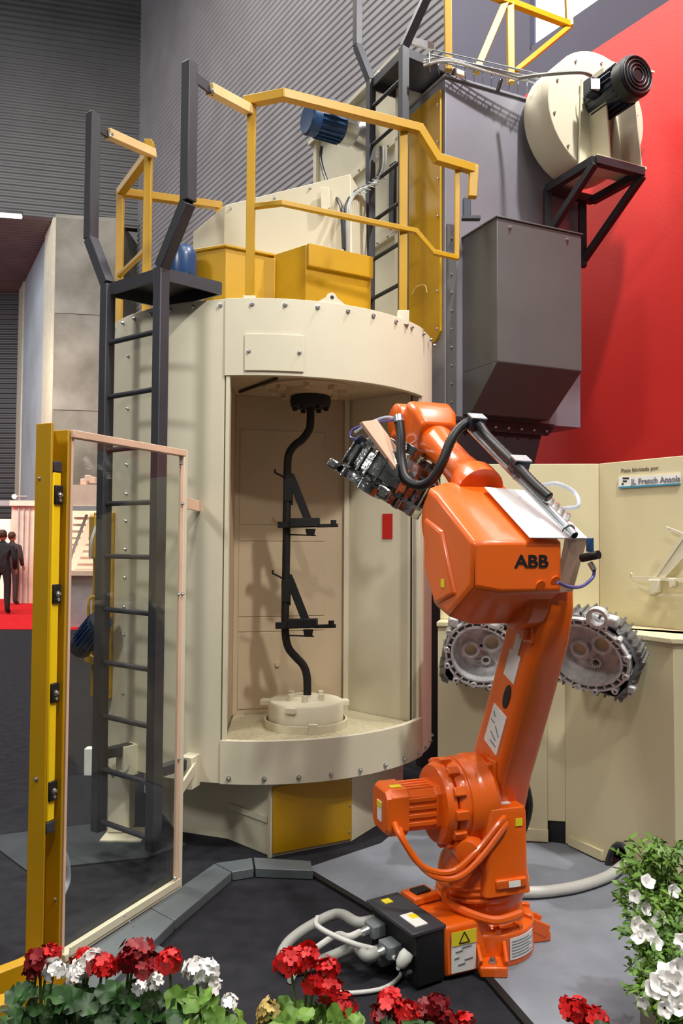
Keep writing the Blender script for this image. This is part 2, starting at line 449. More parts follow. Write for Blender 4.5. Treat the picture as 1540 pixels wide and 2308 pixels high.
# split in columns so that the opening stays a clean hole
xs = [0]+[a[0] for a in arc]+[L]; zs_ = [.0]+[a[1] for a in arc]+[.0]
for i in range(len(xs)-1):
    za, zb = zs_[i], zs_[i+1]
    if i == 0: za = zb = 0.02
    if i == len(xs)-2: za = zb = 0.02
    A_, B_ = f1+d*xs[i], f1+d*xs[i+1]
    mb.hexa([A_+V((0, 0, za)), B_+V((0, 0, zb)), B_+n+V((0, 0, zb)), A_+n+V((0, 0, za))],
            [A_+V((0, 0, HZ-.02)), B_+V((0, 0, HZ-.02)), B_+n+V((0, 0, HZ-.02)), A_+n+V((0, 0, HZ-.02))])
mb.build('front_panel', 'cream_stand', ds)
rim = [f1+d*a[0]-n*.35+V((0, 0, a[1])) for a in arc]
MB().tube(rim, .014, 6).build('opening_edging', 'black_steel', ds)
panel(f2, f3, .02, HZ-.02, .02, 'front_panel')
panel(f1-V((.14, -.06, 0)), f1+d*.06+n*3, .012, .3, .01, 'shade_backing', 'black')  # black sheet added behind the notch, standing in for its inner shade
panel(f1+d*(hs-.16)+n*5, f1+d*(hs+.14)+n*5, .012, .3, .01, 'shade_backing', 'black')  # black sheet added to paint the dark inside the cable opening
panel(f0+V((0, -.012, 0)), f1-V((.09, -.005, 0)), .02, .085, .014, 'skirting')
panel(f1+d*.03-n*.7, f1+d*(hs-.12)-n*.7, .02, .07, .014, 'skirting')
# ledge
MB().prism([V((x.x, x.y, HZ-.02)) for x in (f0+V((-.01, -.015, 0)), f1+V((-.008, -.018, 0)), f2+V((-.012, -.012, 0)), f3, f3+V((.3, .5, 0)), b2+V((0, 0, 0)), b1, b0)], (0, 0, .025)).build('ledge', 'cream_stand', ds, bevel=.004)
panel(b0, b1, HZ+.005, HT, .03, 'back_panel'); panel(b1, b2, HZ+.005, HT, .03, 'back_panel')
MB().hexa([f0, f0+V((.02, 0, 0)), b0+V((.02, 0, 0)), b0], [x+V((0, 0, HZ-.02)) for x in (f0, f0+V((.02, 0, 0)), b0+V((.02, 0, 0)), b0)]).build('end_panel', 'cream_stand', ds)
# sign on the right back panel
sdv = (b2-b1).normalized(); snv = V((sdv.y, -sdv.x, 0))
if snv.y > 0: snv = -snv
def SW(u, v, off=0.0): return W(u, v, b1+snv*off, snv)
sg = thing('name_sign', 'white name plate with grey lettering on the beige back panel', 'sign', SW(1465, 1086, .004))
c = [SW(1397, 1076, .002), SW(1535, 1068, .002), SW(1535, 1092, .002), SW(1397, 1101, .002)]
MB().prism(c, snv*.008).build('plate', 'white', sg)
cb = [SW(1397, 1097, .003), SW(1535, 1089, .003), SW(1535, 1092.5, .003), SW(1397, 1101.5, .003)]
MB().prism(cb, snv*.009).build('edge_stripe', 'sign_blue', sg)
xax = (SW(1530, 1080)-SW(1400, 1088)); xax.z = 0
hpx = (SW(1460, 1074)-SW(1460, 1096)).length
def wtext(body, u, v, wid_px, hh, m, par, bold=0.0, off=.012):
    me = text_mesh(body, hh, m, .001, bold); x0 = min(vv.co.x for vv in me.vertices); x1 = max(vv.co.x for vv in me.vertices)
    want = (SW(u+wid_px/2, v)-SW(u-wid_px/2, v)).length
    o = place('lettering', me, par, frame_m(SW(u, v, off), xax, (0, 0, 1)) @ Matrix.Diagonal((want/(x1-x0), 1, 1, 1)))
    return o
wtext('JL French Ansola', 1477, 1083, 112, hpx*.85, 'text_soft', sg, .0006)
for k, (du, dv, wd, hh) in enumerate(((1411, 1078, 14, 3.5), (1409, 1084.5, 9, 3.5), (1404, 1091, 4, 4))):
    MB().prism([SW(du-wd/2, dv-hh/2, .0105), SW(du+wd/2, dv-hh/2, .0105), SW(du+wd/2, dv+hh/2, .0105), SW(du-wd/2, dv+hh/2, .0105)], snv*.001).build('emblem_stroke', 'text_black', sg)
ct = wtext('Pieza fabricada por:', 1442, 1058, 84, hpx*.6, 'text_grey', ds, .0002, .001)
# cream hanger fixture mounted on the back panel
ft = thing('cream_fixture', 'cream painted part-holding hanger mounted on the beige back panel below the sign', 'fixture', SW(1490, 1305, .01))
def SB(mb, u0_, v0_, u1_, v1_, w_, off): return mb.bar(SW(u0_, v0_, off), SW(u1_, v1_, off), w_, w_, snv)
SB(MB(), 1474, 1306, 1548, 1200, .018, .05).build('brace', 'cream', ft)
MB().prism([SW(1480, 1304, .04), SW(1500, 1304, .04), SW(1560, 1240, .04), SW(1560, 1190, .04)], snv*.012).build('gusset_plate', 'cream', ft)
SB(MB(), 1424, 1302, 1560, 1308, .016, .06).build('cross_bar', 'cream', ft)
SB(MB(), 1466, 1341, 1560, 1341, .012, .05).build('lower_bar', 'cream', ft)
MB().prism([SW(1474, 1306, .03), SW(1500, 1306, .03), SW(1494, 1336, .03), SW(1480, 1340, .03)], snv*.05).build('clamp_block', 'cream', ft, bevel=.004)
MB().prism([SW(1520, 1303, .04), SW(1532, 1303, .04), SW(1530, 1322, .04), SW(1522, 1326, .04)], snv*.05).build('clamp_block', 'cream', ft, bevel=.004)
SB(MB(), 1424, 1310, 1470, 1336, .012, .06).build('side_arm', 'cream', ft)
hk = SB(SB(MB(), 1502, 1189, 1512, 1194, .012, .05), 1510, 1192, 1548, 1207, .012, .05); hk.build('hook', 'cream', ft)
MB().tube([SW(1424, 1304, .06), SW(1422, 1296, .07), SW(1424, 1292, .09)], .005, 6).build('pin', 'cream', ft)
# ================================================================== blasting drum
DC = V((-.449, 5.05, 0)); R = 1.02; ZB, ZT = .377, 2.854; ZL, ZH = .595, 2.453
def dp(th, r=R, z=0.0): a = RAD(th); return V((DC.x+r*sin(a), DC.y-r*cos(a), z))
def dn(th): a = RAD(th); return V((sin(a), -cos(a), 0))
dr = thing('blasting_drum', 'large cream cylindrical blasting chamber with an open front loading station', 'blasting machine', (DC.x, DC.y, 0))
def arc_panel(nm, t0, t1, z0, z1, m='cream', r=R, th=.02, par=None, bevel=.002, seg=None):
    seg = seg or max(4, int(abs(t1-t0)/3)); mb = MB()
    rings = []
    for i in range(seg+1):
        t = t0+(t1-t0)*i/seg
        rings.append([dp(t, r, z0), dp(t, r, z1), dp(t, r-th, z1), dp(t, r-th, z0)])
    return mb.loft(rings).build(nm, m, par or dr, bevel=bevel)
arc_panel('side_shell', -8.9, -172, ZB, ZT)
arc_panel('side_shell', 62, 172, ZB, ZT)
hd = arc_panel('front_header', -8.8, 63.5, ZH, ZT, r=R+.012, th=.03)
lw = arc_panel('front_sill', -8.8, 63.5, ZB, ZL, r=R+.012, th=.03)
MB().prism([dp(t, R-.01, ZT-.025) for t in range(0, 360, 6)], (0, 0, .02)).build('roof_plate', 'cream', dr)
MB().prism([dp(t, R-.02, ZB+.005) for t in range(0, 360, 6)], (0, 0, .02)).build('bottom_plate', 'cream', dr)
# header access cover
cv = arc_panel('access_cover', -2.9, 13.9, 2.475, 2.665, r=R+.022, th=.012, par=hd)
for t in (-1.7, 12.6): bolt(cv, dp(t, R+.022, 2.575), dn(t), .9)
# rim bolts, top and bottom
for t in (-58, -50, -43, -35, -27, -19, -10.5, -1, 8.5, 18, 27.5, 36.5, 46, 54.5, 63, 71, 79): bolt(dr, dp(t, R+(.012 if t > -8.8 else 0), 2.822), dn(t), 1.05)
for t in (-6.2, 3.8, 13.5, 23, 32.5, 42, 51, 60, 68, 76, 84): bolt(dr, dp(t, R+(.012 if t < 63 else 0), .408), dn(t), 1.05)
for z in (2.62, 2.33, 2.02, 1.86, 1.71, 1.555, 1.40, 1.24, 1.09, .93, .77, .62): bolt(dr, dp(-46, R, z), dn(-46), .9)
# lifting lugs on the rim
def lug(t, s=1.0):
    tn = V((cos(RAD(t)), sin(RAD(t)), 0)); p = dp(t, R-.008)
    pr = [(-.085, 2.80), (.085, 2.80), (.085, 2.85), (.03, 2.885), (.018, 2.905), (0, 2.912), (-.018, 2.905), (-.03, 2.885), (-.085, 2.85)]
    mb = MB().prism([p+tn*x*s+V((0, 0, z)) for x, z in pr], dn(t)*.014); o = mb.build('lifting_lug', 'cream', dr)
    MB().cyl(p+V((0, 0, 2.885))+dn(t)*.010, p+V((0, 0, 2.885))+dn(t)*.0155, .010*s, n=12).build('eye', 'black', o)
lug(22.5)
# interior of the loading station
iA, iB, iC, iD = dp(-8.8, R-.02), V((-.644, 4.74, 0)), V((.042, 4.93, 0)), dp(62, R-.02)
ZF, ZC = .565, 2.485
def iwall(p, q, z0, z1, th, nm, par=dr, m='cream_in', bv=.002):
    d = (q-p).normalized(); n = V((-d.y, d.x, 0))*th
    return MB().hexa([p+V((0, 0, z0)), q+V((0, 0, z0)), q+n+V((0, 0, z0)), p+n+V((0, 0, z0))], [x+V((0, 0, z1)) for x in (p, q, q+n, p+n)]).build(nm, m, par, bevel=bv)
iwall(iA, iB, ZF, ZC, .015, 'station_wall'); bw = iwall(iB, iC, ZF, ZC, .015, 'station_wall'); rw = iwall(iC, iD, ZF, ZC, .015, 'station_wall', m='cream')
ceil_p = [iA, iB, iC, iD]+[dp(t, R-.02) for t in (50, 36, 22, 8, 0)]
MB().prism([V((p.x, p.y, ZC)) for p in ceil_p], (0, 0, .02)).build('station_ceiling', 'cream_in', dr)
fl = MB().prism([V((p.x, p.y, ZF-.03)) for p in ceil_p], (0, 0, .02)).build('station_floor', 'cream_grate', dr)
# wear plates inset on the back wall
bd = (iC-iB).normalized(); bn = V((bd.y, -bd.x, 0))
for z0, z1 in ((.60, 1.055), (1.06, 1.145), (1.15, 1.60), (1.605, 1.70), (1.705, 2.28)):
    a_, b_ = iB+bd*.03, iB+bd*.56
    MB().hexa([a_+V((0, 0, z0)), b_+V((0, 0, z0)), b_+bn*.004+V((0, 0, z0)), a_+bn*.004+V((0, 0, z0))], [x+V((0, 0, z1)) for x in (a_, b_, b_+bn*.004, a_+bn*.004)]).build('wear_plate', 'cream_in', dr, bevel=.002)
MB().cyl(iB+bd*.27+V((0, 0, .86)), iB+bd*.27+bn*.014+V((0, 0, .86)), .02, .015, n=12).build('plug', 'cream_in', dr)
MB().bar(iC+V((-.01, -.02, ZF)), iC+V((-.01, -.02, ZC)), .03, .03).build('corner_post', 'cream', dr)
MB().bar(dp(60.5, R-.04, ZF), dp(60.5, R-.04, ZH), .008, .03).build('seal_strip', 'rubber', dr)
# left jamb edge and right jamb
MB().bar(dp(-8.0, R-.02, ZL), dp(-8.0, R-.02, ZH), .02, .05).build('jamb', 'cream', dr)
rt_n = V((-(iD-iC).y, (iD-iC).x, 0)).normalized()
if rt_n.y > 0: rt_n = -rt_n
rtd = (iD-iC).normalized()
sp = W(879, 1190, iC+rt_n*.002, rt_n); 
MB().hexa([sp+rtd*x+V((0, 0, z))+rt_n*y for x, z, y in ((-.055, -.065, 0), (.02, -.065, 0), (.02, -.065, .004), (-.055, -.065, .004))],
          [sp+rtd*x+V((0, 0, z))+rt_n*y for x, z, y in ((-.055, .085, 0), (.02, .085, 0), (.02, .085, .004), (-.055, .085, .004))]).build('red_tag', 'red_tag', dr)
# grating bars over the station floor
mbg = MB(); gd = V((.86, .51, 0)); gn = V((-.51, .86, 0)); poly = [(p.x, p.y) for p in ceil_p]
def clip(o, d):
    ts = []
    for i in range(len(poly)):
        (x1, y1), (x2, y2) = poly[i], poly[(i+1) % len(poly)]
        ex, ey = x2-x1, y2-y1; den = d.x*ey-d.y*ex
        if abs(den) < 1e-9: continue
        t = ((x1-o.x)*ey-(y1-o.y)*ex)/den; s_ = ((x1-o.x)*d.y-(y1-o.y)*d.x)/den
        if 0 <= s_ <= 1: ts.append(t)
    return (min(ts), max(ts)) if len(ts) > 1 else None
for k in range(-45, 46):
    o_ = V((-.19, 4.5, 0))+gn*k*.022; c_ = clip(o_, gd)
    if c_ and c_[1]-c_[0] > .05: mbg.bar(o_+gd*(c_[0]+.01)+V((0, 0, ZF-.004)), o_+gd*(c_[1]-.01)+V((0, 0, ZF-.004)), .012, .014)
for k in range(-14, 15):
    o_ = V((-.19, 4.5, 0))+gd*k*.07; c_ = clip(o_, gn)
    if c_ and c_[1]-c_[0] > .05: mbg.bar(o_+gn*(c_[0]+.01)+V((0, 0, ZF-.007)), o_+gn*(c_[1]-.01)+V((0, 0, ZF-.007)), .006, .012)
stuff(mbg.build('floor_grating', 'cream_grate', dr, ang=0))
# rotary pedestal in the station
PC = V((-.195, 4.50, 0))
def zc(z): return PC+V((0, 0, z))
ped = MB().lathe([(.212, 0), (.212, .115), (.205, .125), (.10, .13), (.09, .15), (.03, .152)], zc(ZF+.02), (0, 0, 1), 40).build('rotary_table', 'cream', dr)
MB().lathe([(.235, 0), (.235, .045), (.225, .045), (.225, 0)], zc(ZF), (0, 0, 1), 40, cap=False).build('guard_ring', 'cream', ped)
for a in (35, 95, 150, 215, 270, 330):
    q = V((cos(RAD(a)), sin(RAD(a)), 0))*.10
    MB().cyl(zc(ZF+.14)+q, zc(ZF+.185)+q, .017, n=12).build('stud', 'cream', ped)
for a, ln in ((10, .035), (172, .05), (250, .02)):
    q = V((cos(RAD(a)), sin(RAD(a)), 0))
    MB().bar(zc(ZF+.125)+q*.19, zc(ZF+.125)+q*(.21+ln), .06, .03).build('clamp_lug', 'cream', ped, bevel=.003)
MB().box(PC+V((.05, -.232, ZF+.03)), (.05, .02, .06)).build('ring_joint', 'cream', ped, bevel=.003)
# ceiling bearing of the station
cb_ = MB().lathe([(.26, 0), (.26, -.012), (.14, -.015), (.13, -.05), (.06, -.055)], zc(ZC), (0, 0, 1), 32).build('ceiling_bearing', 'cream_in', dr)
for a in range(0, 360, 45):
    q = V((cos(RAD(a)), sin(RAD(a)), 0))*.20
    MB().box(zc(ZC-.025)+q, (.05, .03, .03), Matrix.Rotation(RAD(a), 3, 'Z')).build('bearing_block', 'cream_in', cb_, bevel=.003)
MB().bar(P(540, 884, 4.6), P(625, 853, 4.2), .012).build('ceiling_seam', 'dark_frame', cb_)
# base under the drum
bA, bB, bL, bL2 = V((-.342, 4.07, 0)), V((.06, 4.28, 0)), V((-.603, 4.31, 0)), V((-.9, 4.42, 0))
base_poly = [bA, bB, V((.38, 4.8, 0)), V((.3, 5.6, 0)), V((-.9, 5.8, 0)), V((-1.25, 5.1, 0)), bL2, bL]
bs = MB().prism([p for p in base_poly], (0, 0, ZB+.004)).build('base', 'cream', dr, bevel=.004)
yd = (bB-bA).normalized(); yn = V((yd.y, -yd.x, 0))
yp = MB().hexa([bA+yd*.0+V((0, 0, .02)), bB+V((0, 0, .02)), bB+yn*.012+V((0, 0, .02)), bA+yn*.012+V((0, 0, .02))], [x+V((0, 0, .355)) for x in (bA, bB, bB+yn*.012, bA+yn*.012)]).build('base_door', 'yellow', bs, bevel=.002)
for z in (.06, .2, .33): bolt(yp, bB-yd*.015+yn*.012+V((0, 0, z)), yn, .5)
ld_ = (bL-bA).normalized(); ln_ = V((-ld_.y, ld_.x, 0))
MB().hexa([bA+V((0, 0, 0)), bA+ld_*.02, bA+ld_*.02+ln_*.014, bA+ln_*.014], [x+V((0, 0, ZB)) for x in (bA, bA+ld_*.02, bA+ld_*.02+ln_*.014, bA+ln_*.014)]).build('edge_angle', 'cream', bs)
MB().hexa([bA+ld_*.03+ln_*.002+V((0, 0, .17)), bA+ld_*.33+ln_*.002+V((0, 0, .17)), bA+ld_*.33+ln_*.014+V((0, 0, .17)), bA+ld_*.03+ln_*.014+V((0, 0, .17))],
          [x+V((0, 0, .03)) for x in (bA+ld_*.03+ln_*.002+V((0, 0, .17)), bA+ld_*.33+ln_*.002+V((0, 0, .17)), bA+ld_*.33+ln_*.014+V((0, 0, .17)), bA+ld_*.03+ln_*.014+V((0, 0, .17)))]).build('base_rib', 'cream', bs)
lg = MB().box(V((-1.20, 4.40, .23)), (.12, .12, .42)).build('support_leg', 'cream', dr, bevel=.004)
MB().box(V((-1.16, 4.34, .008)), (.22, .2, .016)).build('foot_plate', 'cream', lg)
bolt(dr, V((-1.235, 4.34, .33)), (0, -1, 0), .8)
MB().box(dp(-8, R-.13, ZB-.01), (.12, .1, .03)).build('drain_fitting', 'grey_case', dr)
# mounting pads for the ladder arms
for t in (-40, -17): MB().box(dp(t, R+.035, .44), (.07, .10, .16), Matrix.Rotation(RAD(t), 3, 'Z')).build('mount_pad', 'cream', dr, bevel=.003)
# yellow door channel with its blue drive motor on the left
yc = thing('door_channel', 'vertical yellow steel channel on the left of the drum behind the ladder', 'channel', dp(-60, R+.05, .8))
k0 = dp(-57, R+.03); tn = V((cos(RAD(-57)), sin(RAD(-57)), 0)); nn = dn(-57)
def kb(mb, x0, x1, y0, y1, z0, z1):
    q = [k0+tn*x+nn*y for x, y in ((x0, y0), (x1, y0), (x1, y1), (x0, y1))]
    return mb.hexa([p+V((0, 0, z0)) for p in q], [p+V((0, 0, z1)) for p in q])
kb(MB(), -.09, .05, -.03, .0, .72, 1.76).build('web', 'yellow', yc, bevel=.003)
kb(MB(), .035, .05, 0, .05, .72, 1.76).build('flange', 'yellow', yc); kb(MB(), -.09, -.075, 0, .05, .72, 1.76).build('flange', 'yellow', yc)
kb(MB(), -.085, .03, .0, .08, 1.50, 1.74).build('bearing_bracket', 'yellow', yc, bevel=.01)
kb(MB(), -.20, .04, .0, .06, .90, .95).build('motor_shelf', 'yellow', yc, bevel=.004)
MB().tube(smooth([k0+tn*.02+nn*.06+V((0, 0, 1.7)), k0+tn*.05+nn*.1+V((0, 0, 1.6)), k0+tn*.0+nn*.09+V((0, 0, 1.5))]), .008, 6).build('air_line', 'hose_clear', yc)
mo = thing('drive_motor', 'blue electric motor hanging beside the yellow channel left of the ladder', 'motor', P(205, 1425, 4.3))
m0, m1 = P(216, 1405, 4.28), P(180, 1432, 4.42)
def motor(par, m0, m1, r, body='blue_motor', cap='blue_dark', box=True, upv=V((0, 0, 1))):
    d = (m1-m0).normalized(); x, y, _ = basis(d)
    L = (m1-m0).length
    MB().lathe([(r*.55, -.12*L), (r*.9, -.1*L), (r*.9, 0)], m0, d, 20).build('end_shield', cap, par)
    b = MB().lathe([(r*.9, 0), (r*.9, L*.72)], m0, d, 20).build('stator', body, par)
    mbf = MB()
    for k in range(20):
        a = 2*pi*k/20; q = x*cos(a)+y*sin(a)
        mbf.bar(m0+d*.03*L+q*r*.94, m0+d*.7*L+q*r*.94, r*.05, r*.2, q)
    mbf.build('cooling_fins', body, b)
    MB().lathe([(r*.98, L*.72), (r*1.0, L*.95), (r*.9, L), (r*.5, L*1.01)], m0, d, 24).build('fan_cowl', cap, par)
    if box: MB().box(m0+d*L*.3+upv*r*1.08, (r*.8, r*.8, r*.55), Matrix((x, y, d)).transposed()).build('terminal_box', body, par, bevel=r*.06)
motor(mo, m0+V((.02, 0, 0)), m1+V((.0, 0, -.07)), .070, box=False)
MB().tube(smooth([P(200, 1390, 4.3), P(202, 1350, 4.3), P(222, 1345, 4.32), P(232, 1352, 4.35)]), .008, 6).build('handle', 'yellow', mo)
hs_ = thing('air_hose', 'grey pneumatic hose looping below the drum behind the ladder', 'hose', P(255, 1700, 4.25))
MB().tube(smooth([P(236, 1640, 4.25), P(234, 1715, 4.2), P(255, 1742, 4.2), P(284, 1735, 4.2), P(288, 1695, 4.25)], 8), .014, 8).build('hose', 'hose_grey', hs_)
MB().cyl(P(288, 1698, 4.25), P(286, 1680, 4.27), .02, n=10).build('fitting', 'black', hs_)
jb = MB().box(P(203, 1715, 4.5), (.05, .06, .15)); tag(jb.build('junction_box', 'white', bevel=.004), 'small white junction box on the floor edge left of the ladder', 'box')

# ================================================================== black workpiece hanger
hg = thing('workpiece_hanger', 'black steel hanger with two part holders standing in the loading station', 'hanger', zc(ZF+.17))
PD = PC.y
def h(u, v, dy=0.0): return P(u, v, PD+dy)
MB().lathe([(.03, .06), (.115, .055), (.118, .03), (.11, .0), (.04, -.005)], h(700, 918), (0, 0, 1), 28).build('top_disc', 'black_matte', hg)
MB().cyl(h(700, 905), zc(ZC-.03), .028, n=14).build('top_spigot', 'black_matte', hg)
for a in range(0, 360, 60):
    q = V((cos(RAD(a)), sin(RAD(a)), 0))*.09
    MB().cyl(h(700, 918)+q+V((0, 0, -.02)), h(700, 918)+q+V((0, 0, .0)), .014, n=8).build('disc_bolt', 'black_matte', hg)
path = smooth([h(700, 915), h(700, 945), h(697, 968), h(682, 990), h(664, 1004), h(651, 1025), h(648, 1060), h(647, 1150), h(645, 1280), h(643, 1400), h(645, 1440), h(652, 1463), h(668, 1482), h(684, 1500), h(692, 1525), h(693, 1570)], 6)
MB().tube(path, .0225, 12).build('crank_tube', 'black_matte', hg)
for dv, du in ((0, 0), (227, -5)):
    def q(u, v, dy=0.0): return h(u+du, v+dv, dy)
    MB().prism([q(648, 1065, -.012), q(663, 1068, -.012), q(672, 1090, -.012), q(704, 1172, -.012), q(688, 1180, -.012), q(660, 1110, -.012), q(660, 1138, -.012), q(648, 1138, -.012)], (0, .024, 0)).build('brace', 'black_matte', hg, bevel=.002)
    MB().bar(q(650, 1080, 0), q(650, 1130, 0), .05, .05).build('brace_socket', 'black_matte', hg, bevel=.003)
    MB().bar(q(627, 1183, -.02), q(718, 1181, -.06), .03, .036).build('cross_bar', 'black_matte', hg, bevel=.003)
    MB().bar(q(655, 1178, -.03), q(720, 1177, -.06), .05, .05).build('bar_sleeve', 'black_matte', hg, bevel=.003)
    MB().bar(q(715, 1185, -.06), q(762, 1184, -.08), .024, .02).build('support_arm', 'black_matte', hg, bevel=.002)
    MB().cyl(q(752, 1187, -.08), q(752, 1172, -.08), .016, n=10).build('locating_pin', 'black_matte', hg)
    MB().cyl(q(700, 1192, -.06), q(700, 1206, -.06), .03, .022, n=12).build('swivel', 'black_matte', hg)
    MB().bar(q(655, 1205, -.01), q(712, 1207, -.06), .008).build('tie_rod', 'black_matte', hg)
    MB().tube(smooth([q(648, 1080), q(630, 1070, -.02), q(620, 1065, -.03), q(621, 1058, -.03)], 4), .006, 6).build('hook', 'black_matte', hg)

# ================================================================== access ladder with platform
def rail_pts(side):
    if side == 'r': return [P(345, 1915, 3.85), P(364, 604, 3.85), P(424, 455, 3.70), P(437, 142, 3.70)]
    return [P(222, 1872, 4.11), P(236, 642, 4.11), P(205, 540, 4.20), P(217, 256, 4.20)]
la = thing('access_ladder', 'black steel access ladder with flared stiles fixed to the front left of the drum', 'ladder', G(283, 1912))
RR, RL = rail_pts('r'), rail_pts('l')
for Q in (RR, RL): Q[1].x, Q[1].y = Q[0].x, Q[0].y; Q[3].x, Q[3].y = Q[2].x, Q[2].y
drn = (RR[0]-RL[0]); drn.z = 0; drn.normalize()
for Q in (RR, RL):
    for i in range(3): MB().bar(Q[i], Q[i+1], .058, .058, drn if i != 1 else V((-drn.y, drn.x, 0))).build('stile', 'black_steel', la, bevel=.004)
for v in (745, 875, 1003, 1131, 1256, 1384, 1511, 1640, 1768, 1893):
    zz = P(352, v, 3.85).z
    a_ = V((RL[0].x, RL[0].y, zz)); b_ = V((RR[0].x, RR[0].y, zz))
    MB().cyl(a_, b_, .0135, n=10).build('rung', 'black_steel', la)
inr = V((.26, .225, 0))
zpl = RR[1].z
pc = [V((x.x, x.y, zpl)) for x in (RL[1], RR[1], RR[1]+inr, RL[1]+inr)]
pf = MB().prism(pc, (0, 0, .006)).build('platform', 'black_steel', la)
for i in range(4): MB().bar(pc[i]-V((0, 0, .03)), pc[(i+1) % 4]-V((0, 0, .03)), .012, .06).build('platform_edge', 'black_steel', pf)
for Q, e, zz in ((RL, dp(-40, R+.02), .50), (RR, dp(-17, R+.02), .485)):
    s_ = V((Q[0].x, Q[0].y, zz)); MB().bar(s_, V((e.x, e.y, zz)), .05, .05).build('stand_off', 'black_steel', la, bevel=.003)
# link plates from the stiles to the rail ends
PR1 = V((-.474, 4.16, 0)); PL1 = V((-1.143, 4.68, 0))
for Q, u1, v1, D1, u2, v2, D2 in ((RR, 452, 182, 3.70, 480, 205, 3.80), (RL, 228, 290, 4.2, 246, 302, 4.28)):
    MB().bar(P(u1-10, v1-6, D1), P(u2, v2, D2), .012, .05).build('link_plate', 'black_steel', la)

# ================================================================== yellow guard railing on the drum roof
ra = thing('guard_railing', 'yellow square-tube guard railing standing on the roof of the drum', 'railing', (DC.x, DC.y-.8, ZT))
ZR = 3.92
def post(p, z0, z1, nm='post', w_=.045, foot=True):
    MB().bar(V((p.x, p.y, z0)), V((p.x, p.y, z1)), w_, w_, (0, 1, 0)).build(nm, 'yellow', ra, bevel=.003)
    if foot: MB().bar(V((p.x, p.y, ZT-.03)), V((p.x, p.y, ZT+.05)), w_+.02, w_+.02, (0, 1, 0)).build('post_socket', 'cream', ra, bevel=.003)
def rails(pts, w_, nm, m='yellow', hgt=None):
    for i in range(len(pts)-1):
        d_ = (pts[i+1]-pts[i]).normalized()
        MB().bar(pts[i]-d_*w_*.3, pts[i+1]+d_*w_*.3, w_, hgt or w_).build(nm, m, ra, bevel=.003)
p1 = P(568, 232, 4.17); p2 = P(910, 288, 4.42); 
post(p1, ZT, p1.z); post(p2, ZT, p2.z)
top_r = [P(558, 230, 4.17), P(640, 214, 4.09), P(945, 291, 4.42), P(985, 357, 4.47), P(1068, 382, 4.57), P(1065, 440, 4.57)]
rails(top_r, .05, 'top_rail')
mid_r = [P(570, 466, 4.17), P(636, 458, 4.09), P(937, 521, 4.42), P(978, 569, 4.47), P(1030, 581, 4.55), P(1031, 385, 4.55)]
rails(mid_r, .028, 'mid_rail')
p3 = P(335, 335, 4.68); p4 = P(272, 433, 5.2); p5 = P(495, 464, 5.45)
post(p3, ZT, p3.z+.05); post(p4, ZT-.02, p4.z); post(p5, ZT, p5.z)
rails([P(340, 342, 4.68), p4+V((0, 0, .0)), p5], .05, 'top_rail')
rails([P(333, 560, 4.68), P(268, 622, 5.2)], .028, 'mid_rail')
rails([P(476, 202, 3.79), P(560, 247, 4.15)], .05, 'link_bar', 'tan', .05)
rails([P(246, 302, 4.28), P(342, 345, 4.66)], .05, 'link_bar', 'tan', .05)
MB().box(P(338, 330, 4.68), (.05, .05, .05)).build('end_cap', 'yellow', ra, bevel=.004)
for u, v, D in ((480, 204, 3.80), (252, 303, 4.28)): bolt(ra, P(u, v, D-.03), (0, -1, 0), .9)
# ================================================================== machinery on the roof
def prism_z(poly, z0, z1): return MB().prism([V((p.x, p.y, z0)) for p in poly], (0, 0, z1-z0))
wdir, rdir = V((-.47, .883, 0)).normalized(), V((.91, .415, 0)).normalized()
nf = V((rdir.y, -rdir.x, 0)); nl = V((-wdir.y, wdir.x, 0))
if nl.x > 0: nl = -nl
# yellow turbine housings
yb = thing('turbine_housing', 'wide yellow sheet-metal housing at the left of the drum roof', 'housing', V((-.6, 4.6, ZT)))
c0 = P(510, 553, 4.55); 
q1 = V((c0.x, c0.y, 0)); q0_ = q1+V((-.22, .10, 0)); q2 = q1+V((.28, .16, 0)); 
b_ = prism_z([q0_, q1, q2, q2+V((-.25, .5, 0)), q0_+V((-.1, .4, 0))], ZT-.005, c0.z).build('housing_shell', 'yellow', yb, bevel=.004)
prism_z([q0_+V((-.012, -.012, 0)), q1+V((0, -.018, 0)), q2+V((.012, -.012, 0)), q2+V((-.25, .5, 0)), q0_+V((-.1, .4, 0))], c0.z-.012, c0.z+.004).build('housing_lid', 'yellow', yb, bevel=.003)
yb2 = thing('turbine_housing', 'tall yellow box housing at the middle of the drum roof beside the upper ladder', 'housing', V((0, 4.6, ZT)))
c1 = P(690, 550, 4.50); c2 = P(837, 576, 4.72)
q1 = V((c1.x, c1.y, 0)); q2 = V((c2.x, c2.y, 0)); q0_ = q1+V((-.20, .17, 0)); 
prism_z([q0_, q1, q2, q2+V((-.2, .3, 0)), q0_+V((-.05, .25, 0))], ZT-.005, c1.z).build('housing_shell', 'yellow', yb2, bevel=.004)
dd = (q2-q1).normalized(); nn_ = V((dd.y, -dd.x, 0))
MB().hexa([q1+dd*.005+nn_*0+V((0, 0, c1.z-.13)), q2+V((0, 0, c1.z-.13)), q2+nn_*.025+V((0, 0, c1.z-.13)), q1+dd*.005+nn_*.025+V((0, 0, c1.z-.13))],
          [x+V((0, 0, c1.z)) for x in (q1+dd*.005, q2, q2+nn_*.025, q1+dd*.005+nn_*.025)]).build('lid_flange', 'yellow', yb2, bevel=.003)
sm_ = q0_+V((-.03, .0, 0)); prism_z([sm_+V((-.1, .03, 0)), sm_+V((.04, -.03, 0)), sm_+V((.1, .2, 0)), sm_+V((-.1, .25, 0))], ZT-.005, c1.z-.03).build('side_duct', 'yellow', yb2, bevel=.003)
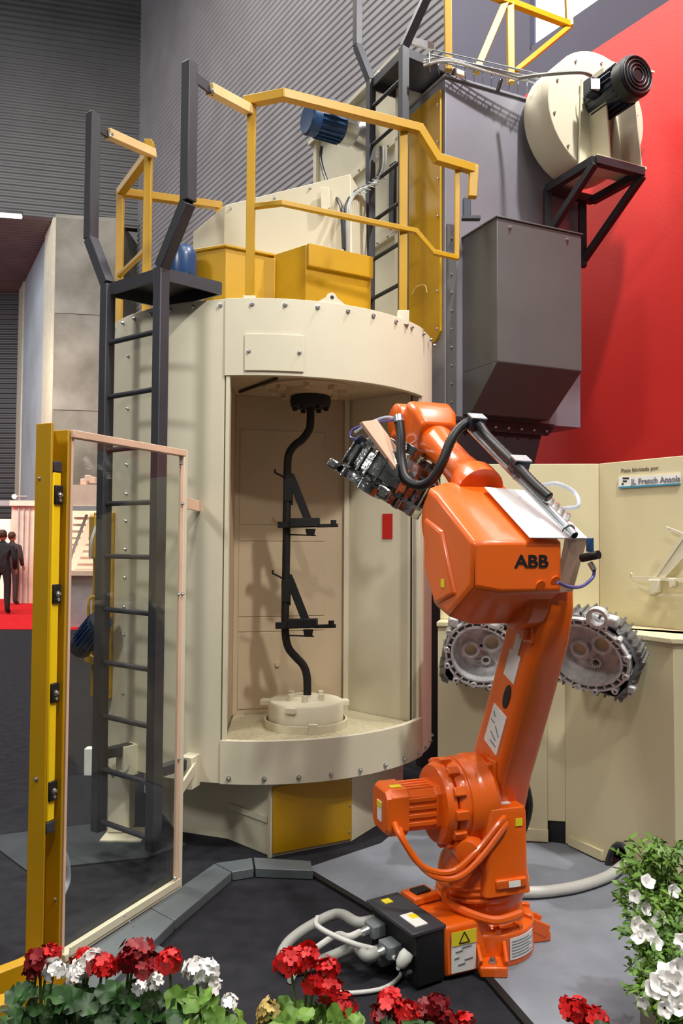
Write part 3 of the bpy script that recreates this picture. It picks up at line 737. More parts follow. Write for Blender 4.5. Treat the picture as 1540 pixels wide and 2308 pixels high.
# blue roof motor
rm = thing('roof_motor', 'blue domed electric motor standing upright behind the ladder platform', 'motor', P(410, 690, 4.55))
rp_ = P(411, 620, 4.5)
MB().lathe([(.075, -.22), (.075, -.02), (.082, 0), (.082, .10), (.078, .135), (.055, .165), (.02, .175)], rp_, (0, 0, 1), 24).build('motor_body', 'blue_motor', rm)
mf = MB()
for k in range(16):
    a = 2*pi*k/16; q_ = V((cos(a), sin(a), 0)); mf.bar(rp_+q_*.08+V((0, 0, -.2)), rp_+q_*.08+V((0, 0, -.01)), .01, .02, q_)
mf.build('cooling_fins', 'blue_dark', rm)
MB().lathe([(.13, -.26), (.13, -.235), (.075, -.22)], rp_, (0, 0, 1), 24).build('flange', 'zinc', rm)
MB().cyl(V((rp_.x, rp_.y, ZT-.02)), rp_+V((0, 0, -.25)), .06, n=16).build('pedestal', 'cream', rm)
for k, (u, v) in enumerate(((395, 678), (430, 668), (448, 672))): MB().box(P(u, v, 4.35), (.05, .05, .07)).build('clamp', 'zinc', rm, bevel=.004)
# hopper behind
hp_ = thing('abrasive_hopper', 'big cream sloping hopper box behind the yellow housings', 'hopper', V((-.4, 5.6, ZT)))
fa, fb = P(508, 462, 5.35), P(790, 392, 5.25)
fa0, fb0 = P(500, 570, 5.35), P(800, 580, 5.25)
fa0.z = fb0.z = ZT-.01
la_ = P(436, 522, 5.62); la0 = V((la_.x, la_.y, ZT-.01))
bk = V((.15, .55, 0))
mb = MB().hexa([fa0, fb0, fb0+bk, fa0+bk], [fa, fb, fb+bk, fa+bk]); mb.build('hopper_shell', 'cream', hp_, bevel=.004)
MB().hexa([la0, fa0+V((.0, .0, 0)), fa0+bk, la0+V((.1, .4, 0))], [la_, fa, fa+bk, la_+V((.1, .4, 0))]).build('hopper_side', 'cream', hp_, bevel=.004)
o_ = MB().prism([P(722, 425, 5.25), P(742, 425, 5.25), P(744, 470, 5.25), P(735, 478, 5.25), P(724, 475, 5.25)], (0, -.02, 0)).build('lifting_plate', 'cream', hp_, bevel=.003)
for u, v in ((520, 470), (620, 446), (700, 424)): bolt(hp_, P(u, v, 5.25+.1*(790-u)/280), (0, -1, 0), .9)
# dust collector tower ---------------------------------------------------------
K = V((.694, 5.3, 0)); ZTW = 4.79
def tp(rho, L, off=0.0): return K+rdir*rho+wdir*L+nf*off
tw = thing('dust_collector', 'tall dark grey dust collector tower with a yellow side panel behind the drum', 'dust collector', K)
prism_z([tp(0, 0), tp(1.17, 0), tp(1.17, .52), tp(0, .52)], 2.45, ZTW).build('casing', 'grey_case', tw, bevel=.004)
prism_z([tp(-.012, -.015), tp(1.19, -.015), tp(1.19, .53), tp(-.012, .53)], ZTW, ZTW+.02).build('top_plate', 'grey_case', tw, bevel=.004)
# lower hopper, tapering
lo_ = [tp(.0, .02), tp(.85, .02), tp(.85, .5), tp(.0, .5)]
mb = MB().hexa([V((p.x, p.y, 1.85)) for p in (tp(.06, .08), tp(.72, .08), tp(.72, .48), tp(.06, .48))], [V((p.x, p.y, 2.45)) for p in lo_])
mb.build('lower_hopper', 'dark_frame', tw, bevel=.004)
prism_z([tp(.08, .1), tp(.70, .1), tp(.70, .47), tp(.08, .47)], .0, 1.86).build('bounce_blocker', 'dark_frame', tw, bevel=.004)  # hidden box added to stop red bounce light reaching the drum
fg = prism_z([tp(-.03, -.03), tp(.90, -.03), tp(.90, .52), tp(-.03, .52)], 2.43, 2.455).build('hopper_flange', 'dark_frame', tw)
for k in range(8): bolt(fg, V((tp(.06+k*.11, -.03).x, tp(.06+k*.11, -.03).y, 2.40)), nf, .8)
MB().hexa([V((p.x, p.y, 2.375)) for p in (tp(-.0, .0), tp(.87, .0), tp(.87, .02), tp(0, .02))], [V((p.x, p.y, 2.43)) for p in (tp(-.02, -.03), tp(.9, -.03), tp(.9, -.02), tp(-.02, -.02))]).build('flange_strip', 'dark_frame', tw)
# bolted corner flange
cf = MB().hexa([tp(.01, 0, 0)+V((0, 0, 2.47)), tp(.085, 0, 0)+V((0, 0, 2.47)), tp(.085, 0, .012)+V((0, 0, 2.47)), tp(.01, 0, .012)+V((0, 0, 2.47))], [x+V((0, 0, 1.30)) for x in (tp(.01, 0, 0)+V((0, 0, 2.47)), tp(.085, 0, 0)+V((0, 0, 2.47)), tp(.085, 0, .012)+V((0, 0, 2.47)), tp(.01, 0, .012)+V((0, 0, 2.47)))]).build('corner_flange', 'grey_case_dark', tw)
for k in range(10): bolt(cf, tp(.045, 0, .012)+V((0, 0, 2.55+k*.125)), nf, .75)
# yellow side panel
def lp(L, z, off=0.0): p = K+wdir*L+nl*off; return V((p.x, p.y, z))
zb0, zb1 = 2.98, 4.72
ypts = [lp(.03, zb0+.06, .001), lp(.09, zb0, .001), lp(.49, zb0, .001), lp(.49, zb1, .001), lp(.03, zb1, .001)]
ypn = MB().prism(ypts, nl*.02).build('side_panel', 'yellow', tw, bevel=.003)
for z in (3.06, 3.32, 3.58, 3.84, 4.10, 4.36, 4.62): bolt(ypn, lp(.055, z, .021), nl, .8)
MB().tube(smooth([lp(.36, 3.38, .03), lp(.3, 3.42, .03), lp(.2, 3.40, .03), lp(.17, 3.34, .03)], 5), .004, 5).build('pull_wire', 'tan', ypn)
# filter hood on the front face
hh0 = [tp(.14, 0, .4), tp(.83, 0, .4), tp(.83, 0, 0), tp(.14, 0, 0)]
hd_ = prism_z(hh0, 2.76, 3.69).build('filter_hood', 'grey_case_dark', tw, bevel=.004)
MB().hexa([V((p.x, p.y, 2.47)) for p in (tp(.14, 0, .10), tp(.80, 0, .10), tp(.80, 0, 0), tp(.14, 0, 0))], [V((p.x, p.y, 2.76)) for p in hh0]).build('hood_chute', 'grey_case_dark', hd_, bevel=.003)
prism_z([tp(.13, 0, .41), tp(.84, 0, .41), tp(.84, 0, 0), tp(.13, 0, 0)], 3.69, 3.70).build('hood_lid', 'grey_case_dark', hd_, bevel=.002)
for rr in (.24, .71): bolt(hd_, V((tp(rr, 0, .4).x, tp(rr, 0, .4).y, 3.64)), nf, 1.1)
sb = MB().box(P(1052, 472, 5.15), (.05, .05, .14)).build('sensor_box', 'blue_dark', tw, bevel=.004)
MB().box(P(1062, 492, 5.12), (.12, .05, .02)).build('sensor_bracket', 'black_steel', tw)
# elevator ---------------------------------------------------------------------
el = thing('bucket_elevator', 'tall cream bucket elevator casing behind the upper ladder', 'elevator', K+wdir*1.1)
prism_z([K+wdir*.55, K+wdir*.55+rdir*.5, K+wdir*2.02+rdir*.5, K+wdir*2.02], ZT, 5.22).build('casing', 'cream', el, bevel=.004)
for a_, b2_ in ((.56, .60), (1.0, 1.04), (1.95, 2.01)):
    MB().hexa([lp(a_, ZT, .0), lp(b2_, ZT, 0), lp(b2_, ZT, .03), lp(a_, ZT, .03)], [lp(a_, 5.22, 0), lp(b2_, 5.22, 0), lp(b2_, 5.22, .03), lp(a_, 5.22, .03)]).build('casing_flange', 'cream', el)
for z in (3.2, 3.9, 4.6): 
    o_ = MB().hexa([lp(.56, z, .0), lp(2.01, z, 0), lp(2.01, z, .03), lp(.56, z, .03)], [lp(.56, z+.03, 0), lp(2.01, z+.03, 0), lp(2.01, z+.03, .03), lp(.56, z+.03, .03)]).build('casing_rib', 'cream', el)
    for L in (.7, .85, 1.15, 1.4): bolt(o_, lp(L, z+.015, .03), nl, .9)
for z0, z1 in ((2.9, 3.25), (3.95, 4.45)):
    MB().hexa([lp(.58, z0, .02), lp(.66, z0, .02), lp(.66, z0, .05), lp(.58, z0, .05)], [lp(.58, z1, .02), lp(.66, z1, .02), lp(.66, z1, .05), lp(.58, z1, .05)]).build('rubber_seal', 'black', el, bevel=.01)
MB().hexa([lp(.5, 5.22, .06), lp(2.06, 5.22, .06), lp(2.06, 5.22, -.55), lp(.5, 5.22, -.55)], [lp(.5, 5.26, .06), lp(2.06, 5.26, .06), lp(2.06, 5.26, -.55), lp(.5, 5.26, -.55)]).build('head_cover', 'cream', el, bevel=.003)
MB().lathe([(.03, 0), (.03, .06), (.05, .07), (.05, .09), (.02, .10), (.02, .16)], lp(.66, 4.98, .14), (0, 0, 1), 12).build('lubricator', 'white_plate', el)
# geared motor on the elevator
gm = thing('geared_motor', 'blue and chrome geared motor high on the side of the cream elevator', 'motor', P(760, 300, 6.2))
g0 = P(768, 288, 6.10); gd_ = V((-.8, -.45, 0)).normalized()
motor(gm, g0, g0+gd_*.30, .125, cap='blue_motor')
MB().lathe([(.06, -.30), (.10, -.28), (.13, -.2), (.10, -.12), (.12, -.1), (.12, 0)], g0, gd_, 20).build('gearbox', 'steel', gm)
MB().box(g0-gd_*.22+V((.06, 0, .02)), (.16, .18, .2)).build('gear_case', 'zinc', gm, bevel=.02)
cb1 = MB().tube(smooth([P(725, 330, 6.0), P(724, 365, 5.98), P(742, 420, 5.5), P(768, 462, 5.18), P(772, 500, 5.14), P(775, 560, 5.14)], 8), .012, 8)
tag(cb1.build('motor_cable', 'rubber', at=P(772, 500, 5.14)), 'grey cable hanging from the geared motor down over the hopper', 'cable')
cm = thing('conduit', 'bundle of grey conduits and wire tray curving down beside the upper ladder', 'conduit', P(800, 440, 5.3))
for k in range(3):
    MB().tube(smooth([P(858+k*6, 330, 5.62), P(856+k*6, 380, 5.6), P(838+k*5, 412, 5.55), P(800+k*4, 432, 5.35), P(782+k*4, 458, 5.2), P(778+k*4, 500, 5.16), P(778+k*4, 566, 5.16)], 6), .009, 6).build('conduit_pipe', 'hose_grey' if k else 'rubber', cm)
for t_ in range(7): MB().bar(P(848+t_*-9, 398+t_*6, 5.56-.05*t_), P(872-t_*9, 404+t_*6, 5.56-.05*t_), .005).build('tray_wire', 'zinc', cm)
# upper ladder -----------------------------------------------------------------
ul = thing('upper_ladder', 'dark steel ladder rising from the drum roof to the upper platform', 'ladder', V((.3, 5.45, ZT)))
lr, ll_ = V((.41, 5.3, 0)), V((.198, 5.70, 0)); zp = 5.0
for b3, ff in ((lr, V((.26, -.26, 0))*.6), (ll_, V((-.2, .05, 0))*.5)):
    pts_ = [V((b3.x, b3.y, ZT)), V((b3.x, b3.y, zp)), V((b3.x, b3.y, zp+.28))+ff, V((b3.x, b3.y, zp+1.05))+ff]
    for i in range(3): MB().bar(pts_[i], pts_[i+1], .055, .055, wdir).build('stile', 'black_steel', ul, bevel=.003)
for k in range(7):
    z = 3.08+.285*k; MB().cyl(V((lr.x, lr.y, z)), V((ll_.x, ll_.y, z)), .014, n=8).build('rung', 'black', ul)
pq = [V((p.x, p.y, zp)) for p in (ll_, lr, lr+V((.36, .22, 0)), ll_+V((.36, .22, 0)))]
pfm = MB().prism(pq, (0, 0, .006)).build('platform', 'black_steel', ul)
for i in range(4): MB().bar(pq[i]-V((0, 0, .03)), pq[(i+1) % 4]-V((0, 0, .03)), .012, .06).build('platform_edge', 'black_steel', pfm)
MB().bar(P(925, 92, 5.32), P(978, 106, 5.5), .02, .05).build('platform_bracket', 'zinc', pfm)
# upper railing ------------------------------------------------------------------
ur = thing('upper_railing', 'yellow tube railing on top of the dust collector at the upper edge', 'railing', tp(.5, .1)+V((0, 0, ZTW)))
def ub(u0_, v0_, D0, u1_, v1_, D1, w_=.05, nm='rail'): MB().bar(P(u0_, v0_, D0), P(u1_, v1_, D1), w_, w_, (0, 1, 0)).build(nm, 'yellow', ur, bevel=.003)
ub(1011, 160, 5.34, 1009, -60, 5.36, .05, 'post')
ub(1152, 188, 5.62, 1150, 8, 5.62, .05, 'post')
ub(1073, 163, 5.5, 1140, 5, 5.6, .05, 'stay'); ub(1070, -25, 5.45, 1284, 56, 5.9, .045, 'top_rail'); ub(1284, 60, 5.9, 1279, -70, 5.9, .05, 'post'); ub(1282, 62, 5.9, 1163, 160, 5.62, .035, 'stay')
# cable tray ----------------------------------------------------------------------
ct_ = thing('cable_tray', 'zinc wire cable tray with white cables along the tower top edge', 'cable tray', P(1080, 165, 5.2))
for k in range(4):
    o0, o1 = V((0, 0, -.0-.035*(k % 2))), nf*(.05*(k//2))
    MB().tube(smooth([P(965, 122, 5.22)+o0+o1, P(1100, 152, 5.32)+o0+o1, P(1205, 176, 5.42)+o0+o1], 4), .006, 6).build('tray_rod', 'zinc', ct_)
for k in range(12):
    a = P(968+k*20, 118+k*4.7, 5.18+.017*k); b4 = P(968+k*20, 142+k*4.7, 5.18+.017*k)
    MB().tube([a, b4, b4+V((.02, .1, 0))], .004, 5).build('tray_wire', 'zinc', ct_)
for k in range(3):
    MB().tube(smooth([P(955, 148-k*6, 5.2), P(1010, 138-k*3, 5.2), P(1100, 162-k*3, 5.28), P(1180, 182-k*4, 5.36)], 5), .008, 6).build('cable', 'hose_white', ct_)
for u, v in ((1130, 178), (1026, 155)): MB().bar(P(u, v, 5.35), P(u-8, v+28, 5.37), .02, .02).build('tray_bracket', 'dark_frame', ct_)
fc = MB().tube(smooth([P(1170, 176, 5.3), P(1210, 170, 5.2), P(1262, 165, 5.05), P(1310, 163, 5.0), P(1332, 170, 5.05)], 8), .013, 8)
tag(fc.build('fan_cable', 'hose_grey', at=P(1210, 170, 5.2)), 'grey cable running from the tray across to the fan motor', 'cable')
# exhaust fan -----------------------------------------------------------------------
fn_ = thing('exhaust_fan', 'cream round exhaust fan with dark blue motor on a bracket beside the tower', 'fan', P(1330, 385, 5.45))
fcn = P(1345, 258, 5.42); fr_ = .43; fx = rdir; fz = V((0, 0, 1))
out_ = []
for k in range(40):
    a = 2*pi*k/40; rr = fr_*(1.0+.04*cos(a-1))
    out_.append(fcn+fx*cos(a)*rr+fz*sin(a)*rr)
vol = MB().prism([p-nf*.27 for p in out_], nf*.27).build('volute', 'cream', fn_, bevel=.006)
MB().lathe([(.19, 0), (.19, .012), (.10, .014)], fcn, nf, 28).build('hub_plate', 'cream', vol)
for k in range(10):
    a = 2*pi*k/10+.2; bolt(vol, fcn+fx*cos(a)*.38+fz*sin(a)*.38, nf, .9)
MB().hexa([fcn+fx*.10+fz*.30-nf*.28, fcn+fx*.46+fz*.30-nf*.28, fcn+fx*.46+fz*.30-nf*.01, fcn+fx*.10+fz*.30-nf*.01], [fcn+fx*.10+fz*.43-nf*.28, fcn+fx*.46+fz*.43-nf*.28, fcn+fx*.46+fz*.43-nf*.01, fcn+fx*.10+fz*.43-nf*.01]).build('outlet', 'cream', fn_, bevel=.003)
MB().hexa([fcn+fx*.40+fz*.425-nf*.30, fcn+fx*.53+fz*.425-nf*.30, fcn+fx*.53+fz*.425+nf*.02, fcn+fx*.40+fz*.425+nf*.02], [x+fz*.012 for x in (fcn+fx*.40+fz*.425-nf*.30, fcn+fx*.53+fz*.425-nf*.30, fcn+fx*.53+fz*.425+nf*.02, fcn+fx*.40+fz*.425+nf*.02)]).build('outlet_flange', 'cream', fn_)
# pedestal plates and motor
for x0, x1, ztop in ((-.19, -.07, .20), (.10, .21, .02)):
    pp = [fcn+fx*x0+fz*-.42, fcn+fx*x1+fz*-.42, fcn+fx*(x1-.05)+fz*ztop, fcn+fx*(x0+.03)+fz*ztop]
    MB().prism([p+nf*.02 for p in pp], nf*.20 if False else nf*.016).build('pedestal_plate', 'cream', fn_, bevel=.002)
    MB().prism([p+nf*.02 for p in (pp[1], pp[1]+fx*.012, pp[2]+fx*.012, pp[2])], nf*.18).build('pedestal_plate', 'cream', fn_, bevel=.002)
MB().hexa([fcn+fx*-.2+fz*-.44, fcn+fx*.24+fz*-.44, fcn+fx*.24+fz*-.44+nf*.22, fcn+fx*-.2+fz*-.44+nf*.22], [x+fz*.02 for x in (fcn+fx*-.2+fz*-.44, fcn+fx*.24+fz*-.44, fcn+fx*.24+fz*-.44+nf*.22, fcn+fx*-.2+fz*-.44+nf*.22)]).build('base_plate', 'cream', fn_)
mc = fcn+fz*.06+fx*-.02
motor(fn_, mc+nf*.05, mc+nf*.40, .14, 'blue_dark', 'black', True, -fx)
for k, r_ in enumerate((.045, .07, .095, .12)):
    MB().tube([mc+nf*.406+fx*cos(a)*r_+fz*sin(a)*r_ for a in [2*pi*i/24 for i in range(25)]], .004, 6, cap=False).build('cowl_grille', 'black_steel', fn_)
MB().box(mc+nf*.18-fx*.165, (.06, .06, .07), None).build('rating_plate', 'label', fn_)
# bracket frame
bf = thing('fan_bracket', 'dark steel angle bracket frame carrying the exhaust fan on the tower', 'bracket', P(1310, 440, 5.4))
zbk = fcn.z-.47
A1, B1 = fcn+fx*-.22+nf*.22, fcn+fx*.20+nf*.22; A2, B2 = fcn+fx*-.22-nf*.26, fcn+fx*.20-nf*.26
for p, q_ in ((A1, B1), (A2, B2), (A1, A2), (B1, B2)):
    MB().bar(V((p.x, p.y, zbk)), V((q_.x, q_.y, zbk)), .05, .055).build('frame_bar', 'dark_frame', bf, bevel=.002)
for p, q_ in ((A1, A2), (B1, B2)): 
    MB().bar(V((p.x, p.y, zbk-.02)), V((q_.x-.08*rdir.x, q_.y, zbk-.45)), .045, .045).build('brace', 'dark_frame', bf, bevel=.002)
MB().bar(V((A2.x, A2.y, zbk-.45)), V((A2.x, A2.y, zbk)), .05, .05, (0, 1, 0)).build('upright', 'dark_frame', bf); MB().bar(V((B2.x-.08, B2.y, zbk-.5)), V((B2.x-.08, B2.y, zbk)), .05, .05, (0, 1, 0)).build('upright', 'dark_frame', bf)
# ================================================================== orange robot
RO = V((.570, 3.22, 0)); RZ = RAD(18)
ROB = Matrix.Translation(RO) @ Matrix.Rotation(RZ, 4, 'Z')
rb = thing('industrial_robot', 'orange six-axis industrial robot reaching towards the drum opening', 'robot', RO, RZ)
def L_(*a): return MB(ROB)
def rounded(cx, cy, hx, hy, r, n=4):
    out = []
    for sx, sy, a0 in ((1, 1, 0), (-1, 1, 90), (-1, -1, 180), (1, -1, 270)):
        for k in range(n+1):
            a = RAD(a0+90*k/n); out.append((cx+sx*(hx-r)+r*cos(a), cy+sy*(hy-r)+r*sin(a)))
    return out
# --- base, in its own yaw
BZ = RAD(30.7); BS = Matrix.Translation(RO) @ Matrix.Rotation(BZ, 4, 'Z')    # local -x points to the connectors
zt_ = .195
base = MB(BS).lathe([(.205, .012), (.205, .125), (.195, .135), (.17, .14), (.165, .15)], (0, 0, 0), (0, 0, 1), 40).build('base_casting', 'orange', rb, bevel=.003)
MB(BS).hexa([V(p) for p in ((-.30, -.15, .014), (-.02, -.19, .014), (-.02, .19, .014), (-.30, .15, .014))], [V(p) for p in ((-.30, -.148, zt_), (-.10, -.148, zt_-.01), (-.10, .148, zt_-.01), (-.30, .148, zt_))]).build('rear_block', 'orange', base, bevel=.012)
MB(BS).hexa([V(p) for p in ((-.30, .04, zt_), (-.17, .04, zt_), (-.17, .145, zt_), (-.30, .145, zt_))], [V(p) for p in ((-.295, .045, zt_+.028), (-.18, .045, zt_+.028), (-.18, .14, zt_+.028), (-.295, .14, zt_+.028))]).build('raised_block', 'orange', base, bevel=.006)
MB(BS).box((-.235, .093, zt_+.03), (.07, .05, .012)).build('cover_cap', 'black', base, bevel=.003)
for a in range(0, 360, 30):
    q_ = V((cos(RAD(a+8)), sin(RAD(a+8)), 0)); MB(BS).bar(q_*.165+V((0, 0, .142)), q_*.20+V((0, 0, .138)), .022, .022).build('clamp_tab', 'orange', base, bevel=.003)
for a, w_ in ((-121, .10), (60, .10), (-22, .09)):
    d_ = V((cos(RAD(a)), sin(RAD(a)), 0)); s_ = V((-d_.y, d_.x, 0))
    ft_ = MB(BS).hexa([d_*.17-s_*w_*.6+V((0, 0, .012)), d_*.275-s_*w_*.5+V((0, 0, .012)), d_*.275+s_*w_*.5+V((0, 0, .012)), d_*.17+s_*w_*.6+V((0, 0, .012))],
        [d_*.17-s_*w_*.6+V((0, 0, .055)), d_*.275-s_*w_*.5+V((0, 0, .05)), d_*.275+s_*w_*.5+V((0, 0, .05)), d_*.17+s_*w_*.6+V((0, 0, .055))]).build('foot', 'orange', base, bevel=.006)
    for sg_ in (-1, 1): MB(BS).bar(d_*.18+s_*sg_*w_*.52+V((0, 0, .09)), d_*.262+s_*sg_*w_*.47+V((0, 0, .05)), .014, .05).build('rib', 'orange', ft_, bevel=.004)
    pb = BS @ (d_*.24+V((0, 0, .052))); bolt(ft_, pb, (0, 0, 1), 1.3)
# black connector cabinet at the rear
cbx = MB(BS).box((-.365, -.0, .105), (.125, .30, .185)).build('connector_box', 'black', rb, bevel=.006)
MB(BS).box((-.375, 0, .203), (.15, .312, .016)).build('box_lid', 'black_steel', cbx, bevel=.004)
MB(BS).box((-.385, -.07, .2125), (.055, .10, .004)).build('warning_label', 'label', cbx)
MB(BS).box((-.372, -.05, .2135), (.03, .035, .004)).build('label_patch', 'label_yellow', cbx)
MB(BS).box((-.385, .105, .2125), (.035, .035, .003)).build('label_patch', 'label_yellow', cbx)
for y_, z_ in ((-.02, .105), (.085, .135), (.03, .06)):
    pl_ = MB(BS).box((-.455, y_, z_), (.06, .075, .05)).build('plug', 'plug_grey', cbx, bevel=.006)
    MB(BS).cyl((-.485, y_, z_), (-.52, y_, z_-.005), .018, .015, n=12).build('gland', 'steel', pl_)
for k in range(5): MB(BS).cyl((-.43, -.12+k*.02, .06+.02*(k % 3)), (-.455, -.12+k*.02, .06+.02*(k % 3)), .009, n=8).build('socket', 'black_steel', cbx)
MB(BS).lathe([(.022, 0), (.026, .02), (.02, .05), (.01, .06)], (-.44, -.115, .13), (-.7, 0, -.7), 14).build('round_plug', 'hose_white', cbx)
# labels on the base
def plate_on(mbx, c, x, y, w_, h_, m, par, nm='label', th=.002):
    x = V(x).normalized(); y = V(y).normalized(); z = x.cross(y); c = V(c)
    q_ = [c+x*a*w_/2+y*b*h_/2 for a, b in ((-1, -1), (1, -1), (1, 1), (-1, 1))]
    return mbx.hexa(q_, [p+z*th for p in q_]).build(nm, m, par)
wl = plate_on(MB(BS), (-.225, -.162, .10), (1, -.14, 0), (0, 0, 1), .105, .145, 'label', base, 'warning_label')
plate_on(MB(BS), (-.225, -.1645, .150), (1, -.14, 0), (0, 0, 1), .105, .05, 'label_yellow', wl, 'label_patch')
tri = [V((-.225, -.167, .150))+V((1, -.14, 0)).normalized()*a+V((0, 0, b)) for a, b in ((-.022, -.018), (.022, -.018), (0, .02))]
mt = MB(BS)
for i in range(3): mt.bar(tri[i], tri[(i+1) % 3], .004, .002, (0, 1, 0))
mt.build('triangle_print', 'text_black', wl)
mt = MB(BS)
for k, (a, b, ww) in enumerate(((-.02, -.012, .03), (.012, .0, .04), (-.03, -.035, .02), (.02, -.045, .035), (-.01, -.06, .03))):
    mt.bar(V((-.225+a-ww/2, -.1655-.14*(a-ww/2), .115+b)), V((-.225+a+ww/2, -.1655-.14*(a+ww/2), .118+b)), .003, .002)
mt.build('diagram_print', 'text_soft', wl)
def arc_label(a0, a1, r, z0, z1, m, par, nm, mbx):
    rings = []
    for i in range(9):
        a = RAD(a0+(a1-a0)*i/8); d_ = V((cos(a), sin(a), 0))
        rings.append([d_*r+V((0, 0, z0)), d_*r+V((0, 0, z1)), d_*(r+.002)+V((0, 0, z1)), d_*(r+.002)+V((0, 0, z0))])
    return mbx.loft(rings).build(nm, m, par)
al = arc_label(-98, -55, .206, .035, .115, 'label', base, 'instruction_label', MB(BS)) if False else arc_label(-100, -62, .206, .035, .115, 'label', base, 'instruction_label', MB(BS))
for k in range(6): arc_label(-98, -64-(k % 2)*8, .2075, .046+k*.011, .0485+k*.011, 'text_soft', al, 'text_line', MB(BS))
# --- turret
tur = L_().lathe([(.13, .145), (.155, .18), (.175, .24), (.175, .30), (.165, .34), (.12, .40)], (0, 0, 0), (0, 0, 1), 40).build('turret', 'orange', rb, bevel=.003)
for k in range(3): L_().tube([V((cos(a)*(.178-.004*k), sin(a)*(.178-.004*k), .235+.022*k-.05*sin(a*.5+1.2))) for a in [RAD(150+i*9) for i in range(25)]], .009, 8).build('bowl_cable', 'orange', tur)
colm = L_().loft([[V((x, y, z)) for x, y in rounded(cx_, cy_, hx_, hy_, .02)] for z, cx_, cy_, hx_, hy_ in ((.27, .01, -.10, .10, .10), (.34, .012, -.115, .09, .075), (.57, .015, -.115, .085, .07), (.59, .015, -.115, .08, .065))]).build('shoulder_column', 'orange', rb, bevel=.004)
plate_on(L_(), (.02, -.115, .5905), (1, 0, 0), (0, 1, 0), .07, .045, 'label', colm)
plate_on(L_(), (.06, -.187, .535), (1, 0, 0), (0, 0, 1), .03, .028, 'label_yellow', colm, 'label_patch')
plate_on(L_(), (.03, -.206, .315), (1, 0, 0), (0, 0.1, 1), .05, .022, 'label', colm)
L_().box((.02, -.190, .315), (.13, .03, .035)).build('ledge', 'orange', colm, bevel=.006)
L_().lathe([(.06, 0), (.06, .05), (.045, .075), (.02, .08)], (-.10, -.10, .43), (-.6, -.8, 0), 20).build('side_cap', 'orange', colm)
# --- J2 gearbox and motor along local -x
zj = .575
L_().lathe([(.10, .06), (.165, .05), (.18, .03), (.18, -.02), (.172, -.03), (.172, -.07), (.16, -.075), (.16, -.10), (.15, -.115), (.12, -.125), (.12, -.15)][::-1], (-.05, 0, zj), (1, 0, 0), 44).build('shoulder_gearbox', 'orange', rb, bevel=.002)
gb = L_().lathe([(.145, 0), (.155, .02), (.155, .035), (.14, .045)], (-.215, 0, zj), (1, 0, 0), 44).build('gearbox_ring', 'orange', rb)
for k in range(12):
    a = 2*pi*k/12; L_().box((-.165, cos(a)*.155, zj+sin(a)*.155), (.05, .035, .035), Matrix.Rotation(a, 3, 'X')).build('ring_boss', 'orange', gb, bevel=.004)
sq = [(-.07, -.098), (.07, -.098), (.098, -.07), (.098, .07), (.07, .098), (-.07, .098), (-.098, .07), (-.098, -.07)]
mtr = L_().loft([[V((x, y*s_, zj+z*s_)) for y, z in sq] for x, s_ in ((-.20, .86), (-.235, .86), (-.235, .80), (-.35, .80), (-.35, .90), (-.42, .90), (-.438, .78))]).build('shoulder_motor', 'orange', rb, bevel=.004)
for k in (-.045, -.015, .015, .045): L_().box((-.295, -.080, zj+k), (.12, .008, .016)).build('motor_rib', 'orange', mtr, bevel=.002); L_().box((-.295, k, zj+.080), (.12, .016, .008)).build('motor_rib', 'orange', mtr, bevel=.002)
plate_on(L_(), (-.439, -.005, zj-.005), (0, -1, 0), (0, 0, 1), .045, .075, 'label', mtr)
plate_on(L_(), (-.441, -.005, zj+.02), (0, -1, 0), (0, 0, 1), .045, .022, 'label_yellow', mtr, 'label_patch')
plate_on(L_(), (-.385, -.03, zj+.0885), (1, 0, 0), (0, 1, 0), .045, .03, 'label_yellow', mtr, 'label_patch')
L_().tube(smooth([V((-.41, -.085, zj-.03)), V((-.40, -.13, zj-.07)), V((-.33, -.155, zj-.17)), V((-.22, -.17, zj-.20)), V((-.12, -.175, zj-.14)), V((-.02, -.19, zj-.03)), V((.0, -.18, zj-.02))], 7), .012, 8).build('motor_cable', 'orange', mtr)
L_().tube(smooth([V((-.39, -.085, zj-.05)), V((-.38, -.13, zj-.10)), V((-.30, -.16, zj-.20)), V((-.20, -.18, zj-.22)), V((-.11, -.19, zj-.16)), V((-.01, -.195, zj-.05)), V((.0, -.18, zj-.04))], 7), .012, 8).build('motor_cable', 'orange', mtr)
L_().tube(smooth([V((-.13, -.15, .36)), V((-.19, -.13, .32)), V((-.205, -.09, .27)), V((-.18, -.10, .22)), V((-.06, -.20, .19)), V((.06, -.20, .20))], 7), .016, 8).build('turret_cable', 'orange', tur)
